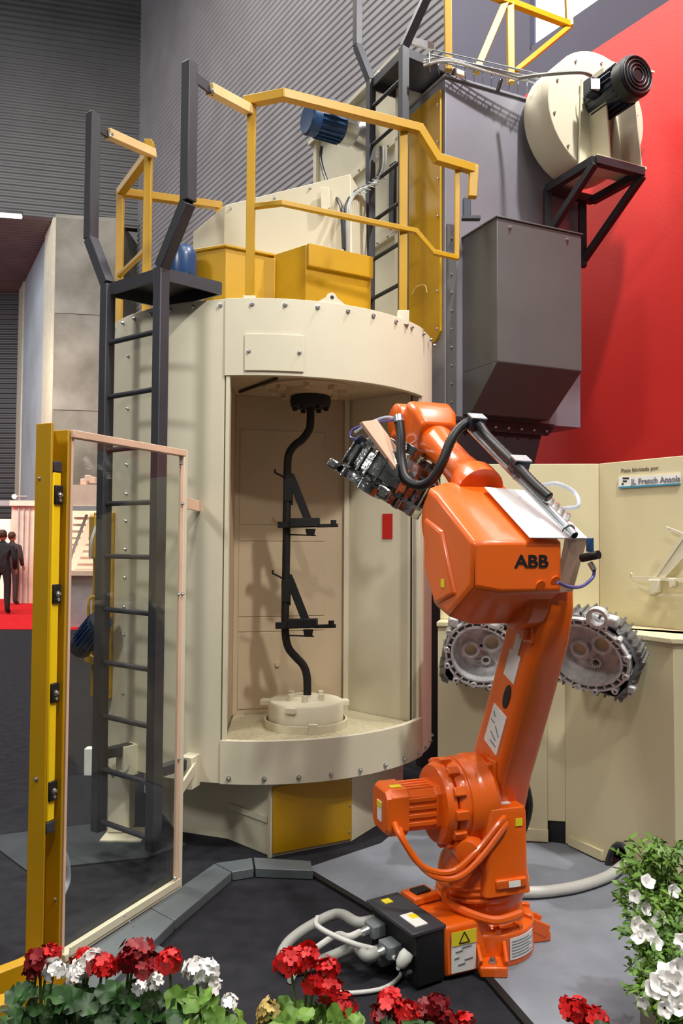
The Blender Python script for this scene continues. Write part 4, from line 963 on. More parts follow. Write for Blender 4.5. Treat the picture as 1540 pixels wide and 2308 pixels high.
# --- lower arm: loft from J2 to J3
def ring(y, z, hy, hx, tilt, cx=.075, r=.035):
    c_, s_ = cos(tilt), sin(tilt)
    return [V((cx+a, y+b*c_, z+b*s_)) for a, b in rounded(0, 0, hx, hy, r)]
ARM = [(.03, .44, .07, .055, .25, .085), (.02, .50, .10, .07, .3, .08), (.005, .60, .118, .078, .38, .078), (-.025, .72, .120, .080, .40, .08), (-.08, .85, .117, .080, .40, .088),
       (-.14, 1.00, .114, .080, .38, .097), (-.195, 1.14, .113, .080, .36, .105), (-.24, 1.26, .115, .078, .32, .112), (-.272, 1.38, .112, .074, .25, .118), (-.285, 1.48, .10, .068, .2, .12), (-.29, 1.54, .06, .05, .2, .12)]
arm = L_().loft([ring(*a[:5], cx=a[5]) for a in ARM]).build('lower_arm', 'orange', rb, ang=50)
def arm_left(t, f_, off=.0):     # point on the left face, t along the arm 0..1, f across
    i = min(int(t*(len(ARM)-1)), len(ARM)-2); k = t*(len(ARM)-1)-i
    a = [ARM[i][j]*(1-k)+ARM[i+1][j]*k for j in range(6)]
    return V((a[5]-a[3]-off, a[0]+f_*a[2]*cos(a[4]), a[1]+f_*a[2]*sin(a[4])))
def arm_plate(t0, t1, f0_, f1_, m, nm):
    q_ = [arm_left(t0, f0_), arm_left(t0, f1_), arm_left(t1, f1_), arm_left(t1, f0_)]
    n_ = V((-1, 0, 0)); return L_().hexa([p+V((.006, 0, 0)) for p in q_], [p-V((.004, 0, 0)) for p in q_]).build(nm, m, arm)
al1 = arm_plate(.36, .47, -.55, .35, 'label', 'instruction_label')
arm_plate(.56, .64, -.45, .25, 'label', 'instruction_label'); arm_plate(.64, .70, -.25, .1, 'label', 'instruction_label')
mt = L_()
for k, (t, f0_, f1_) in enumerate(((.38, -.4, .0), (.395, -.3, .1), (.41, -.42, -.1), (.43, .0, .25), (.445, .05, .2))): mt.bar(arm_left(t, f0_, .005), arm_left(t+.008*(k % 3), f1_, .005), .003, .004, (1, 0, 0))
mt.build('label_print', 'text_soft', al1)
# oval pocket
pcn = arm_left(.515, -.25, .002); pp = []
ax_ = (arm_left(.56, -.25)-arm_left(.47, -.25)).normalized(); ay_ = ax_.cross(V((1, 0, 0))).normalized()
for k in range(20): a = 2*pi*k/20; pp.append(pcn+ax_*cos(a)*.05+ay_*sin(a)*.022)
L_().prism([p+V((.008, 0, 0)) for p in pp], (-.010, 0, 0)).build('oval_pocket', 'black', arm)
for t, f_ in ((.315, -.5), (.72, -.5)):
    c_ = arm_left(t, f_); L_().box(c_-V((.002, 0, 0)), (.014, .07, .075)).build('stop_recess', 'orange', arm, bevel=.006); L_().box(c_-V((.014, 0, 0)), (.03, .035, .045)).build('stop_block', 'orange', arm, bevel=.004)
L_().tube(smooth([V((.17, -.02, .42)), V((.18, -.06, .55)), V((.165, -.03, .70)), V((.15, -.1, .85))], 6), .018, 8).build('arm_hose', 'rubber', arm)
# --- upper arm housing
PROF = [(-.455, 1.605), (-.455, 1.43), (-.23, 1.295), (-.08, 1.335), (.0, 1.52), (.035, 1.74), (-.02, 1.845), (-.10, 1.815)]
pcx, pcz = -.20, 1.58
def hring(x, s_, dy=0.0, dz=0.0): return [V((x, pcx+(y-pcx)*s_+dy, pcz+(z-pcz)*s_+dz)) for y, z in PROF]
uh = L_().loft([hring(.10, .80), hring(.075, 1.0), hring(-.165, 1.0), hring(-.245, .90), hring(-.258, .84)]).build('upper_arm_housing', 'orange', rb, bevel=.014, seg=3, ang=30)
L_().loft([[V((x, -.09+(y+.09)*s_, 1.52+(z-1.52)*s_)) for y, z in ((-.32, 1.40), (-.14, 1.345), (-.03, 1.50), (-.02, 1.72), (-.20, 1.66))] for x, s_ in ((-.22, 1.0), (-.27, .86))]).build('side_cover', 'orange', uh, bevel=.008)
L_().lathe([(.115, 0), (.125, .02), (.125, .13), (.11, .15)], (-.215, .0, 1.69), (1, 0, 0), 32).build('elbow_boss', 'orange', uh, bevel=.003)
plate_on(L_(), (-.2705, -.21, 1.45), (0, -1, 0), (0, 0, 1), .03, .03, 'label_yellow', uh, 'label_patch')
# ABB lettering on the rear face
me = text_mesh('ABB', .078, 'text_black', .0012, .0017)
place('lettering', me, uh, ROB @ frame_m((-.045, -.4565, 1.535), (1, 0, 0), (0, 0, 1)) @ Matrix.Diagonal((.95, .78, 1, 1)))
for x, z in ((.05, 1.47), (-.01, 1.455)): L_().cyl((x, -.445, z), (x, -.459, z-.004), .018, n=14).build('plug', 'orange', uh)
L_().lathe([(.12, 0), (.135, .015), (.135, .08), (.12, .09)], (-.02, -.27, 1.41), (1, 0, 0), 32).build('elbow_gear', 'orange', rb, bevel=.003)
# --- white top plate with bent rear flap
e1 = V((0, cos(RAD(31)), sin(RAD(31)))); tnz = V((0, -sin(RAD(31)), cos(RAD(31))))
pA, pB = V((-.06, -.468, 1.617)), V((.175, -.468, 1.617))
tpl = L_().hexa([pA, pB, pB+e1*.36, pA+e1*.385], [x+tnz*.004 for x in (pA, pB, pB+e1*.36, pA+e1*.385)]).build('top_plate', 'white_plate', rb, bevel=.001)
L_().hexa([V((.085, -.466, 1.617)), pB, pB+V((-.02, .06, -.19)), V((.085, -.40, 1.42))], [x+V((0, .004, 0)) for x in (V((.085, -.466, 1.617)), pB, pB+V((-.02, .06, -.19)), V((.085, -.40, 1.42)))]).build('rear_flap', 'pinkish', tpl)
# two steel tubes and clamps
def along(s_, x, off): return V((x, 0, 0))+V((0, pA.y, pA.z))+e1*s_+tnz*off
g_end = ROB.inverted() @ P(1061, 967, 3.30); g_st = along(-.015, .105, .022)
t1_ = L_().cyl(g_st, g_end, .0155, n=14).build('guide_tube', 'zinc', rb)
L_().cyl(along(-.0155, .105, .022), along(-.018, .105, .022), .011, n=12).build('tube_bore', 'black', t1_)
MB().cyl(P(1082, 962, 3.27), P(1172, 1055, 3.03), .008, n=10).build('guide_rod', 'zinc', rb)
for s_, x in ((.02, .10), (.35, .058)): L_().tube([along(s_, x+.024*cos(a), .018+.026*sin(a)+.04*(s_ > .2)) for a in [RAD(k*20) for k in range(10)]], .004, 6).build('pipe_clip', 'steel', t1_)
for u, v, D_ in ((1072, 954, 3.27), (1170, 1050, 3.02)):
    cc = ROB.inverted() @ P(u, v, D_)
    cl = L_().box(cc, (.066, .05, .056), Matrix.Rotation(RAD(31), 3, 'X')).build('hose_clamp', 'blue_dark', rb, bevel=.004)
    L_().box(cc+tnz*.031, (.07, .052, .006), Matrix.Rotation(RAD(31), 3, 'X')).build('clamp_cap', 'zinc', cl)
# forearm and wrist
fa0_, wc = V((-.04, -.05, 1.816)), V((-.04, .43, 2.10))
fd_ = (wc-fa0_).normalized()
L_().lathe([(.10, -.02), (.10, .05), (.08, .10), (.07, .20), (.068, .36), (.08, .42), (.08, .47)], fa0_, fd_, 28).build('forearm_tube', 'orange', rb, bevel=.002)
wr = L_().loft([[wc+fd_*s_+V((1, 0, 0))*a+fd_.cross(V((1, 0, 0)))*b for a, b in rounded(0, 0, hx, hz_, .03)] for s_, hx, hz_ in ((-.09, .085, .09), (-.02, .105, .125), (.06, .11, .13), (.12, .09, .11))]).build('wrist_housing', 'orange', rb, bevel=.008)
wj = wc+fd_*.13
L_().lathe([(.06, -.135), (.085, -.12), (.085, .12), (.06, .135)], wj, (1, 0, 0), 28).build('wrist_joint', 'orange', wr, bevel=.003)
hd2 = V((-.55, -.12, -.83)).normalized()
hand0 = wj+V((-.03, .0, -.01))
L_().lathe([(.075, -.03), (.08, .03), (.07, .09), (.06, .11)], hand0, hd2, 24).build('tool_head', 'orange', wr, bevel=.003)
hose = [P(900, 948, 3.42), P(904, 985, 3.40), P(905, 1035, 3.38), P(915, 1078, 3.34), P(945, 1094, 3.30), P(975, 1080, 3.26), P(998, 1040, 3.24), P(1016, 995, 3.25), P(1040, 962, 3.27), P(1072, 950, 3.27), P(1100, 985, 3.20), P(1160, 1045, 3.02), P(1200, 1088, 2.93), P(1238, 1122, 2.88)]
hs2 = MB().tube(smooth(hose, 14), .0195, 10, ridge=.12).build('dress_hose', 'rubber', rb, ang=60)
MB().cyl(P(900, 952, 3.42), P(898, 938, 3.43), .024, n=12).build('hose_end', 'steel', hs2)
MB().tube(smooth([P(900, 945, 3.42), P(870, 940, 3.44), P(830, 955, 3.46), P(800, 975, 3.48)], 6), .006, 6).build('air_line', 'hose_clear', hs2)
MB().tube(smooth([P(900, 947, 3.42), P(860, 950, 3.44), P(800, 965, 3.48), P(790, 985, 3.48), P(812, 990, 3.47)], 6), .005, 6).build('air_line', 'hose_violet', hs2)
MB().tube(smooth([ROB @ along(.33, .14, .04), P(1255, 1090, 2.98), P(1295, 1110, 2.95), P(1304, 1140, 2.9), ROB @ along(.17, .162, .03)], 8), .008, 8).build('air_line', 'hose_clear', tpl)
L_().box(along(.34, .14, .02), (.03, .04, .035)).build('valve_block', 'blue_dark', tpl, bevel=.003)
for s_ in (.13, .17, .21, .25): L_().cyl(along(s_, .16, .004), along(s_, .162, .03), .010, n=8).build('fitting', 'steel', tpl)
MB().box(P(1330, 1228, 2.80), (.02, .03, .05)).build('valve_block', 'blue_motor', tpl, bevel=.003)
MB().cyl(P(1312, 1258, 2.80), P(1350, 1250, 2.74), .015, n=12).build('valve_body', 'black', tpl)
MB().cyl(P(1330, 1268, 2.77), P(1340, 1285, 2.76), .010, n=10).build('fitting', 'steel', tpl)
MB().tube(smooth([P(1340, 1280, 2.76), P(1336, 1302, 2.76), P(1310, 1322, 2.72), P(1280, 1322, 2.66), P(1258, 1312, 2.62)], 8), .006, 8).build('cable_loop', 'hose_violet', tpl)
MB().tube(smooth([P(1012, 1218, 3.05), P(998, 1230, 3.05), P(996, 1252, 3.05), P(1004, 1262, 3.02)], 6), .006, 6).build('side_cable', 'hose_violet', uh)

# ================================================================== gripper and gearbox housings
grip = thing('gripper', 'pale bolted gripper plate with pneumatic cylinder on the robot wrist', 'gripper', P(855, 1000, 3.52))
gq = [P(818, 950, 3.50), P(845, 948, 3.56), P(925, 1055, 3.62), P(893, 1050, 3.52)]
gpn = (gq[1]-gq[0]).cross(gq[3]-gq[0]).normalized()
MB().prism([P(816, 950, 3.33), P(850, 945, 3.43), P(925, 1048, 3.45), P(893, 1056, 3.35)], gpn*.018).build('plate', 'pinkish', grip, bevel=.002)
MB().cyl(P(806, 985, 3.46), P(830, 1010, 3.48), .026, n=14).build('cylinder', 'blue_dark', grip)
MB().cyl(P(826, 1005, 3.48), P(846, 1030, 3.50), .018, n=12).build('piston_rod', 'steel', grip)
for u, v in ((824, 958), (842, 990), (872, 1030), (888, 1046)): MB().cyl(P(u, v, 3.44), P(u+4, v+6, 3.47), .010, n=8).build('cap_screw', 'steel', grip)
MB().box(P(830, 1020, 3.50), (.05, .05, .06)).build('jaw', 'zinc', grip, bevel=.006); MB().box(P(895, 1068, 3.55), (.05, .05, .06)).build('jaw', 'zinc', grip, bevel=.006)

def housing(label, m, A_='alu', B_='alu_dark', group='gearbox housings'):
    """bell housing: open flange in the local XZ plane facing -y, body behind (+y)"""
    root = bpy.data.objects.new('gearbox_housing', None); col.objects.link(root); root.empty_display_size = .1
    root.matrix_world = m; WM[root] = m; tag(root, label, 'gearbox housing', group)
    def ro(a): return 1.0+.06*cos(2*a+.6)+.035*cos(3*a)
    def pt(a, r, y): return V((cos(a)*r*ro(a), y, sin(a)*r*ro(a)))
    N = 48; A2 = [2*pi*k/N for k in range(N)]
    def band(r0_, r1_, y0, y1):
        mb = MB(m); rings = [[pt(a, r, y) for a in A2] for r, y in ((r0_, y0), (r1_, y0), (r1_, y1), (r0_, y1), (r0_, y0))]
        return mb.loft(rings, cap=False)
    fl_ = band(.176, .186, 0, .035).build('flange', A_, root, bevel=.001)
    band(.148, .158, 0, .03).build('inner_rim', A_, fl_)
    mb = MB(m)
    for k in range(26): a = 2*pi*(k+.3)/26; mb.bar(pt(a, .15, .015), pt(a, .182, .015), .006, .03, (0, 1, 0))
    mb.build('flange_webs', A_, fl_)
    for k in range(13):
        a = 2*pi*(k+.5)/13; c_ = pt(a, .178+.010*(k % 3), 0)
        bo = MB(m).lathe([(.014, .04), (.016, 0), (.014, -.003), (.007, -.003), (.006, .02)], c_, (0, 1, 0), 12, cap=False).build('bolt_boss', A_, fl_)
    band(.15, .19, .03, .036).build('flange_back', B_, fl_)
    # bell cone and back plate
    rings = [[pt(a, r, y) for a in A2] for r, y in ((.15, .005), (.142, .05), (.125, .105), (.118, .115), (.05, .118), (.01, .118))]
    bell = MB(m).loft(rings, cap=False).build('bell', A_, root)
    for x, z, r in ((.045, .035, .042), (-.055, -.02, .038), (.03, -.065, .020)):
        bo = MB(m).lathe([(r*1.25, .118), (r*1.2, .088), (r*.82, .086), (r*.8, .116)], (x, 0, z), (0, 1, 0), 24, cap=False).build('bearing_collar', A_, bell)
        MB(m).cyl((x, .112, z), (x, .117, z), r*.8, n=20).build('bore', B_ if r < .03 else 'cream_stand', bo)
    mb = MB(m)
    for k in range(9): a = RAD(200+k*16); mb.bar(V((.03+cos(a)*.02, .108, -.065+sin(a)*.02)), V((.03+cos(a)*.055, .114, -.065+sin(a)*.05)), .004, .02, (0, 1, 0))
    mb.build('ribs', A_, bell)
    # cast casing behind: irregular polygon with ribs
    out = [(-.19, -.02), (-.185, -.17), (-.16, -.2), (.17, -.2), (.215, -.12), (.24, .02), (.2, .09), (.12, .17), (-.02, .2), (-.14, .15)]
    MB(m).loft([[V((x*s_, y, z*s_)) for x, z in out] for y, s_ in ((.036, .90), (.06, 1.0), (.15, .98), (.19, .8))][::-1], cap=False).add([], []).build('casing', B_, root, bevel=.008)
    MB(m).prism([V((x*.8, .185, z*.8)) for x, z in out], (0, .01, 0)).build('casing_back', B_, root, bevel=.003)
    for x, z, r, hh in ((.05, .04, .06, .06), (-.06, -.03, .05, .045), (.06, -.08, .035, .07), (-.10, .06, .028, .05), (.13, -.02, .03, .035)):
        MB(m).lathe([(r, .19), (r*.95, .19+hh), (r*.65, .19+hh), (r*.6, .19+hh*.5), (.002, .19+hh*.5)], (x, 0, z), (0, 1, 0), 20).build('bearing_boss', A_, root, bevel=.003)
    for k in range(6): a = k*1.05; MB(m).bar(V((.02*cos(a), .20, .02*sin(a))), V((.16*cos(a), .19, .15*sin(a))), .012, .04, (0, 1, 0)).build('back_rib', A_, root, bevel=.003)
    mb = MB(m); 
    for k in range(7): x = -.15+k*.05; mb.bar(V((x, .04, -.19)), V((x, .17, -.195)), .008, .03)
    for k in range(len(out)):
        for q_ in (.0, .33, .66):
            x = out[k][0]+(out[(k+1) % len(out)][0]-out[k][0])*q_; z = out[k][1]+(out[(k+1) % len(out)][1]-out[k][1])*q_
            mb.bar(V((x, .05, z)), V((x*.98, .16, z*.98)), .01, .02+.012*((k*3+int(q_*3)) % 3), V((x, 0, z)))
    mb.build('casing_ribs', B_, root)
    for k in range(8): x = -.165+k*.045; MB(m).cyl((x, .10+.02*(k % 2), -.19), (x, .10+.02*(k % 2), -.222), .009, n=8).build('stud', B_, root)
    MB(m).lathe([(.05, .03), (.05, -.004), (.035, -.004), (.032, .03)], (.03, .0, .205), (0, 1, 0), 20, cap=False).build('starter_boss', A_, root)
    MB(m).box((.09, .03, .20), (.06, .05, .045)).build('top_lug', A_, root, bevel=.01); MB(m).box((-.17, .02, .15), (.05, .04, .05)).build('top_lug', A_, root, bevel=.01)
    for k in range(5): MB(m).box((.215-.012*k, .06+.02*(k % 2), -.12+k*.045), (.035, .06, .035)).build('side_lug', A_, root, bevel=.008)
    return root
cn = P(1088, 1478, 4.0)
housing('cast aluminium gearbox housing on the stand front left of the orange robot arm', Matrix.Translation(cn) @ Matrix.Rotation(RAD(-6), 4, 'Z') @ Matrix.Rotation(RAD(8), 4, 'Y') @ Matrix.Rotation(RAD(18), 4, 'X'))
MB().cyl(cn+V((0, .12, 0)), cn+V((.01, .27, 0)), .03, n=14).build('mount_stub', 'zinc', ds)
cn = P(1320, 1480, 3.70)
MB().cyl(cn+V((.07, .12, 0)), cn+V((.20, .30, 0)), .03, n=14).build('mount_stub', 'zinc', ds)
housing('cast aluminium gearbox housing on the stand front right of the orange robot arm', Matrix.Translation(cn) @ Matrix.Rotation(RAD(-32), 4, 'Z') @ Matrix.Rotation(RAD(12), 4, 'Y') @ Matrix.Rotation(RAD(18), 4, 'X'))
cn = P(860, 1092, 3.58)
ax = V((-.50, .12, -.85)).normalized()     # the open face looks down to the left
xx = V((.80, -.30, -.40)); xx = (xx-ax*xx.dot(ax)).normalized(); yy = -ax; zz = xx.cross(yy)
mm = Matrix((xx, yy, zz)).transposed().to_4x4(); mm.translation = cn+ax*.05
housing('shiny gearbox housing held by the robot gripper in front of the drum opening', mm @ Matrix.Scale(1.08, 4), 'chrome', 'chrome')
# ================================================================== safety post and glass screen
a_ = V((.41, .912, 0)).normalized(); b_ = V((.912, -.41, 0)).normalized()
Q = P(106, 1500, 2.9); Q.z = 0
PM = Matrix((b_, a_, V((0, 0, 1)))).transposed().to_4x4(); PM.translation = Q
sp_ = thing('safety_post', 'tall yellow steel channel post holding a light curtain at the left', 'post', Q)
zt_p = 2.035
def pb_(lo, hi, nm, m, par=sp_, bv=.003): return MB(PM).box2(lo, hi).build(nm, m, par, bevel=bv)
pb_((-.078, 0, .02), (0, .010, zt_p), 'front_flange', 'yellow')
pb_((-.078, .010, .02), (-.068, .082, zt_p-.01), 'web', 'yellow')
pb_((-.078, .082, .02), (.002, .094, zt_p-.015), 'rear_flange', 'yellow')
em = pb_((-.040, .018, .57), (-.004, .058, 1.855), 'light_curtain', 'yellow_bright', bv=.006)
pb_((-.042, .017, 1.855), (-.002, .059, 1.895), 'end_cap', 'black_steel', em)
pb_((-.042, .017, .53), (-.002, .059, .57), 'end_cap', 'black_steel', em)
for v in (1114, 1340, 1566, 1790):
    z = P(112, v, 2.9).z
    br = pb_((-.045, .022, z-.036), (.004, .062, z+.036), 'clamp_bracket', 'black', sp_, .004)
    pc_ = PM @ V((.004, .042, z)); bolt(br, pc_, b_, .9); MB(PM).cyl((.004, .042, z-.02), (.010, .042, z-.02), .007, n=8).build('screw', 'steel', br)
bolt(sp_, PM @ V((-.055, 0, 1.83)), -a_, .6); bolt(sp_, PM @ V((-.04, 0, .73)), -a_, .7); bolt(sp_, PM @ V((-.02, .082, .27)), b_, .6)
pb_((-.16, -.09, 0), (.10, .17, .018), 'base_plate', 'yellow')
MB(PM).prism([V((.0, .0, .018)), V((.16, .0, .018)), V((.16, .0, .05)), V((.07, .0, .095)), V((.0, .0, .075))], (0, .012, 0)).build('gusset', 'yellow', sp_, bevel=.002)
MB(PM).prism([V((-.078, .03, .018)), V((-.16, .03, .018)), V((-.16, .03, .04)), V((-.078, .03, .09))], (0, .012, 0)).build('gusset', 'yellow', sp_, bevel=.002)
MB().bar(G(125, 2168, .06), G(-60, 2240, .06), .05, .10).build('floor_beam', 'yellow', sp_, bevel=.004)
MB().bar(G(85, 2262, .05), G(-60, 2300, .05), .07, .09).build('floor_beam', 'yellow', sp_, bevel=.004)

gs = thing('glass_screen', 'clear glass safety screen in a cream frame between yellow post and drum', 'glass screen', V((-.88, 3.3, 0)))
s0, s1 = Q+a_*.095+b_*.0, P(407, 1500, 3.63); s1.z = 0
zlo, zhi = .055, 2.005
def S(t, z, off=0.0): p = s0.lerp(s1, t); n_ = V(((s1-s0).y, -(s1-s0).x, 0)).normalized(); p = p+n_*off; return V((p.x, p.y, z))
MB().bar(S(0, zhi), S(1, zhi), .035, .03).build('top_frame', 'pinkish', gs, bevel=.003)
MB().bar(S(0, zlo), S(1, zlo), .05, .028).build('bottom_frame', 'cream', gs, bevel=.003)
MB().bar(S(.03, zlo+.018, .026), S(.985, zlo+.018, .026), .006, .03).build('glazing_bead', 'cream', gs)
MB().bar(S(1, zlo-.014), S(1, zhi+.015), .030, .030, (s1-s0)).build('side_frame', 'cream', gs, bevel=.003)
MB().bar(S(.955, zlo, .016), S(.955, zhi-.06, .016), .006, .022, (s1-s0)).build('glazing_bead', 'pinkish', gs)
MB().bar(S(0.01, zlo), S(.01, zhi), .012, .012, (s1-s0)).build('side_frame', 'pinkish', gs)
MB().hexa([S(.0, zlo, -.004), S(1, zlo, -.004), S(1, zlo, .004), S(0, zlo, .004)], [S(.0, zhi, -.004), S(1, zhi, -.004), S(1, zhi, .004), S(0, zhi, .004)]).build('glass_pane', 'pane_glass', gs, ang=0)
sn_ = (S(.5, 1, 1)-S(.5, 1)).normalized()
for t, z in ((.93, 1.95), (.955, 1.77), (.93, 1.36), (.97, 1.36), (.955, .62), (.93, .10), (.5, .04), (.45, .08)): bolt(gs, S(t, z, .02), sn_, .7)
e_ = dp(-16, R+.004)
for z, m in ((1.78, 'pinkish'), (.46, 'cream')):
    MB().bar(S(1, z), V((e_.x, e_.y, z)), .012, .055).build('wall_bracket', m, gs, bevel=.002); bolt(gs, V((e_.x-.02, e_.y-.03, z)), (1, -.3, 0), .7)
# clear hose hanging behind the screen
chh = MB().tube(smooth([P(137, 1905, 3.05), P(150, 1945, 3.08), P(152, 1985, 3.1), P(140, 2015, 3.06)], 8), .012, 8)
tag(chh.build('clear_hose', 'hose_clear', at=P(150, 1960, 3.08)), 'clear plastic hose curling behind the yellow post near the floor', 'hose')

# ================================================================== floor hoses
def fh(name, label, pts, r, m, cat='hose', ridge=0.0, n=8, k=10):
    pp_ = smooth(pts, k); return tag(MB().tube(pp_, r, n, ridge=ridge).build(name, m, at=(pp_[len(pp_)//2].x, pp_[len(pp_)//2].y, 0), ang=60), label, cat)
fh('supply_hose', 'thick pale conduit lying on the grey mat between robot and stand', [G(1150, 2010, .04), G(1200, 2011, .04), G(1250, 2007, .04), G(1310, 1996, .04), G(1370, 1975, .04), G(1405, 1950, .04), G(1425, 1938, .04)], .024, 'hose_white', ridge=.05, n=10, k=16)
def bs_(x, y, z): return BS @ V((x, y, z))
fh('robot_cable', 'thick grey cable in a wide loop from the black connector box', [bs_(-.43, .13, .14), bs_(-.50, .14, .145), G(760, 2060, .12), G(695, 2090, .08), G(650, 2124, .045), G(634, 2156, .03), G(646, 2184, .024), G(690, 2180, .024), G(750, 2155, .05), G(800, 2136, .085), bs_(-.56, -.02, .105), bs_(-.52, -.02, .105)], .0205, 'hose_grey', 'cable')
fh('robot_cable', 'second grey cable running beside the loop into the lower plug', [bs_(-.52, .085, .135), bs_(-.57, .085, .13), G(760, 2108, .09), G(715, 2136, .05), G(680, 2165, .016), G(655, 2210, .016)], .013, 'hose_white', 'cable')
fh('air_tube', 'thin white air tube crossing over the grey cable loop', [G(716, 2068, .16), G(714, 2085, .16), G(745, 2105, .15), G(800, 2128, .13), G(845, 2140, .10), bs_(-.46, -.06, .09)], .010, 'hose_white', 'hose')
fh('power_lead', 'white power lead curling from the round plug onto the carpet', [bs_(-.485, -.115, .085), G(906, 2168, .05), G(902, 2200, .015), G(870, 2225, .012), G(820, 2236, .012), G(765, 2236, .012), G(700, 2215, .012)], .008, 'hose_white', 'cable')

# ================================================================== flowers
def leaf_mesh(nm, r, m, lobes=5):
    vs = [V((0, 0, 0))]; n = 20
    for k in range(n):
        a = 2*pi*k/n; rr = r*(1+.10*cos(lobes*a)); 
        if k == 0: rr = r*.35
        vs.append(V((rr*cos(a), rr*sin(a), .22*rr*abs(cos(a*1.5))+.10*r*sin(lobes*a))))
    fs = [(0, 1+k, 1+(k+1) % n) for k in range(n)]
    return MB().add(vs, fs).mesh(nm, m, 60)
LEAF = leaf_mesh('leaf', .024, 'leaf'); LEAF2 = leaf_mesh('leaf', .023, 'leaf_light')
def floret_mesh(nm, m, r=.014):
    mb = MB()
    for k in range(5):
        a = 2*pi*k/5; d_ = V((cos(a), sin(a), 0)); s_ = V((-sin(a), cos(a), 0))
        mb.add([V((0, 0, 0)), d_*r*.55-s_*r*.42+V((0, 0, r*.28)), d_*r*1.05-s_*r*.3+V((0, 0, r*.25)), d_*r*1.05+s_*r*.3+V((0, 0, r*.25)), d_*r*.55+s_*r*.42+V((0, 0, r*.28))], [(0, 1, 2, 3, 4)])
    return mb.mesh(nm, m, 60)
FLO = {c: floret_mesh('floret', 'petal_'+c) for c in ('red', 'crimson', 'white', 'dry')}
def geranium(label, heads, leafbox, nleaf, D, leafm=LEAF):
    """heads: (u, v, dD, radius, n, colour); leafbox: u0, u1, v0 top of the foliage"""
    u0_, u1_, v0_ = leafbox
    gnd = P((u0_+u1_)/2, 2400, D); zb = .24
    t = thing('geranium', label, 'flower', V((gnd.x, D, zb)), 0, 'geraniums along the front planter')
    root_ = V((gnd.x, D, zb))
    for u, v, dD, rad, n, c in heads:
        c0_ = P(u, v, D+dD)
        pth = smooth([root_+V((random.uniform(-.02, .02), random.uniform(-.02, .02), 0)), root_.lerp(c0_, .5)+V((random.uniform(-.02, .02), 0, 0)), c0_], 5)
        st = MB().tube(pth, .0035, 6).build('stem', 'stalk', t)
        for k in range(n):
            z = 1-1.5*(k+.5)/n; a = k*2.39996; s_ = math.sqrt(max(0, 1-z*z)); d_ = V((cos(a)*s_, sin(a)*s_, z))
            rr = rad*random.uniform(.5, 1.15)
            place('floret', FLO[c], st, Matrix.Translation(c0_+V((d_.x*rr, d_.y*rr, d_.z*rr*.8))) @ rot_to(d_+V((random.uniform(-.6, .6), random.uniform(-.6, .6), random.uniform(-.2, .2))), a) @ Matrix.Scale(random.uniform(.85, 1.35), 4))
    for k in range(int(nleaf*2.2)):
        u = random.uniform(u0_, u1_); v = v0_+(2385-v0_)*random.random()**.9+18*abs((u-u0_)/(u1_-u0_)-.5)
        p = P(u, v, D+random.uniform(-.10, .12))
        d_ = V((random.uniform(-.7, .7), random.uniform(-1.0, .1), random.uniform(.35, 1)))
        place('leaf', leafm, t, Matrix.Translation(p) @ rot_to(d_, random.random()*6.28) @ Matrix.Scale(random.uniform(.75, 1.25), 4))
    return t
geranium('geranium with red and white heads in front of the yellow post', [(90, 2165, 0, .03, 20, 'crimson'), (112, 2150, .02, .022, 14, 'red'), (122, 2186, -.03, .018, 9, 'white'), (82, 2190, 0, .02, 10, 'crimson')], (10, 150, 2225), 34, 1.98)
geranium('geranium with a white head between two red heads', [(192, 2158, .05, .022, 16, 'red'), (188, 2180, 0, .022, 12, 'white'), (205, 2163, 0, .018, 12, 'white'), (172, 2200, -.02, .014, 7, 'white'), (232, 2178, -.02, .028, 22, 'red')], (110, 260, 2225), 40, 2.0)
geranium('geranium with one big dark crimson flower head', [(305, 2155, 0, .040, 34, 'crimson'), (335, 2182, -.02, .034, 26, 'crimson'), (292, 2168, .02, .03, 18, 'red')], (225, 345, 2222), 36, 2.0)
geranium('geranium with a single small red head on a tall stalk', [(382, 2166, 0, .026, 22, 'red'), (312, 2225, -.05, .008, 4, 'white'), (350, 2212, -.05, .009, 4, 'white')], (310, 420, 2238), 26, 1.98)
geranium('geranium with a loose white flower head', [(440, 2188, 0, .026, 14, 'white'), (470, 2190, 0, .024, 12, 'white'), (482, 2222, 0, .014, 6, 'white')], (380, 490, 2240), 26, 2.0, LEAF2)
geranium('small geranium with one little white flower at the right end of the row', [(515, 2262, 0, .018, 9, 'white')], (480, 540, 2282), 8, 1.97, LEAF2)
geranium('geranium with withered straw-coloured flowers', [(606, 2278, 0, .022, 14, 'dry'), (596, 2292, 0, .014, 8, 'dry')], (590, 680, 2262), 16, 1.95, LEAF2)
geranium('geranium with bright red heads in front of the cable loop', [(655, 2170, 0, .028, 22, 'red'), (690, 2158, .02, .030, 22, 'red'), (740, 2182, .02, .022, 14, 'red'), (705, 2215, 0, .022, 12, 'red'), (738, 2228, 0, .028, 18, 'red'), (768, 2268, 0, .030, 20, 'red')], (640, 800, 2270), 26, 1.97, LEAF2)
geranium('geranium with red flowers at the bottom edge below the robot base', [(882, 2258, 0, .026, 18, 'red'), (918, 2285, 0, .028, 18, 'red'), (858, 2290, 0, .018, 10, 'crimson')], (850, 930, 2296), 12, 1.96)
geranium('geranium with dark crimson flowers at the bottom edge under the robot', [(950, 2278, 0, .020, 12, 'crimson'), (985, 2262, 0, .022, 12, 'crimson'), (995, 2296, 0, .024, 14, 'crimson'), (1045, 2304, 0, .016, 8, 'red')], (940, 1040, 2304), 8, 1.96)
geranium('geranium with two bright red heads near the grey mat edge', [(1296, 2276, 0, .028, 22, 'red'), (1340, 2298, 0, .030, 22, 'red'), (1318, 2305, 0, .02, 10, 'red')], (1280, 1360, 2312), 8, 1.96)
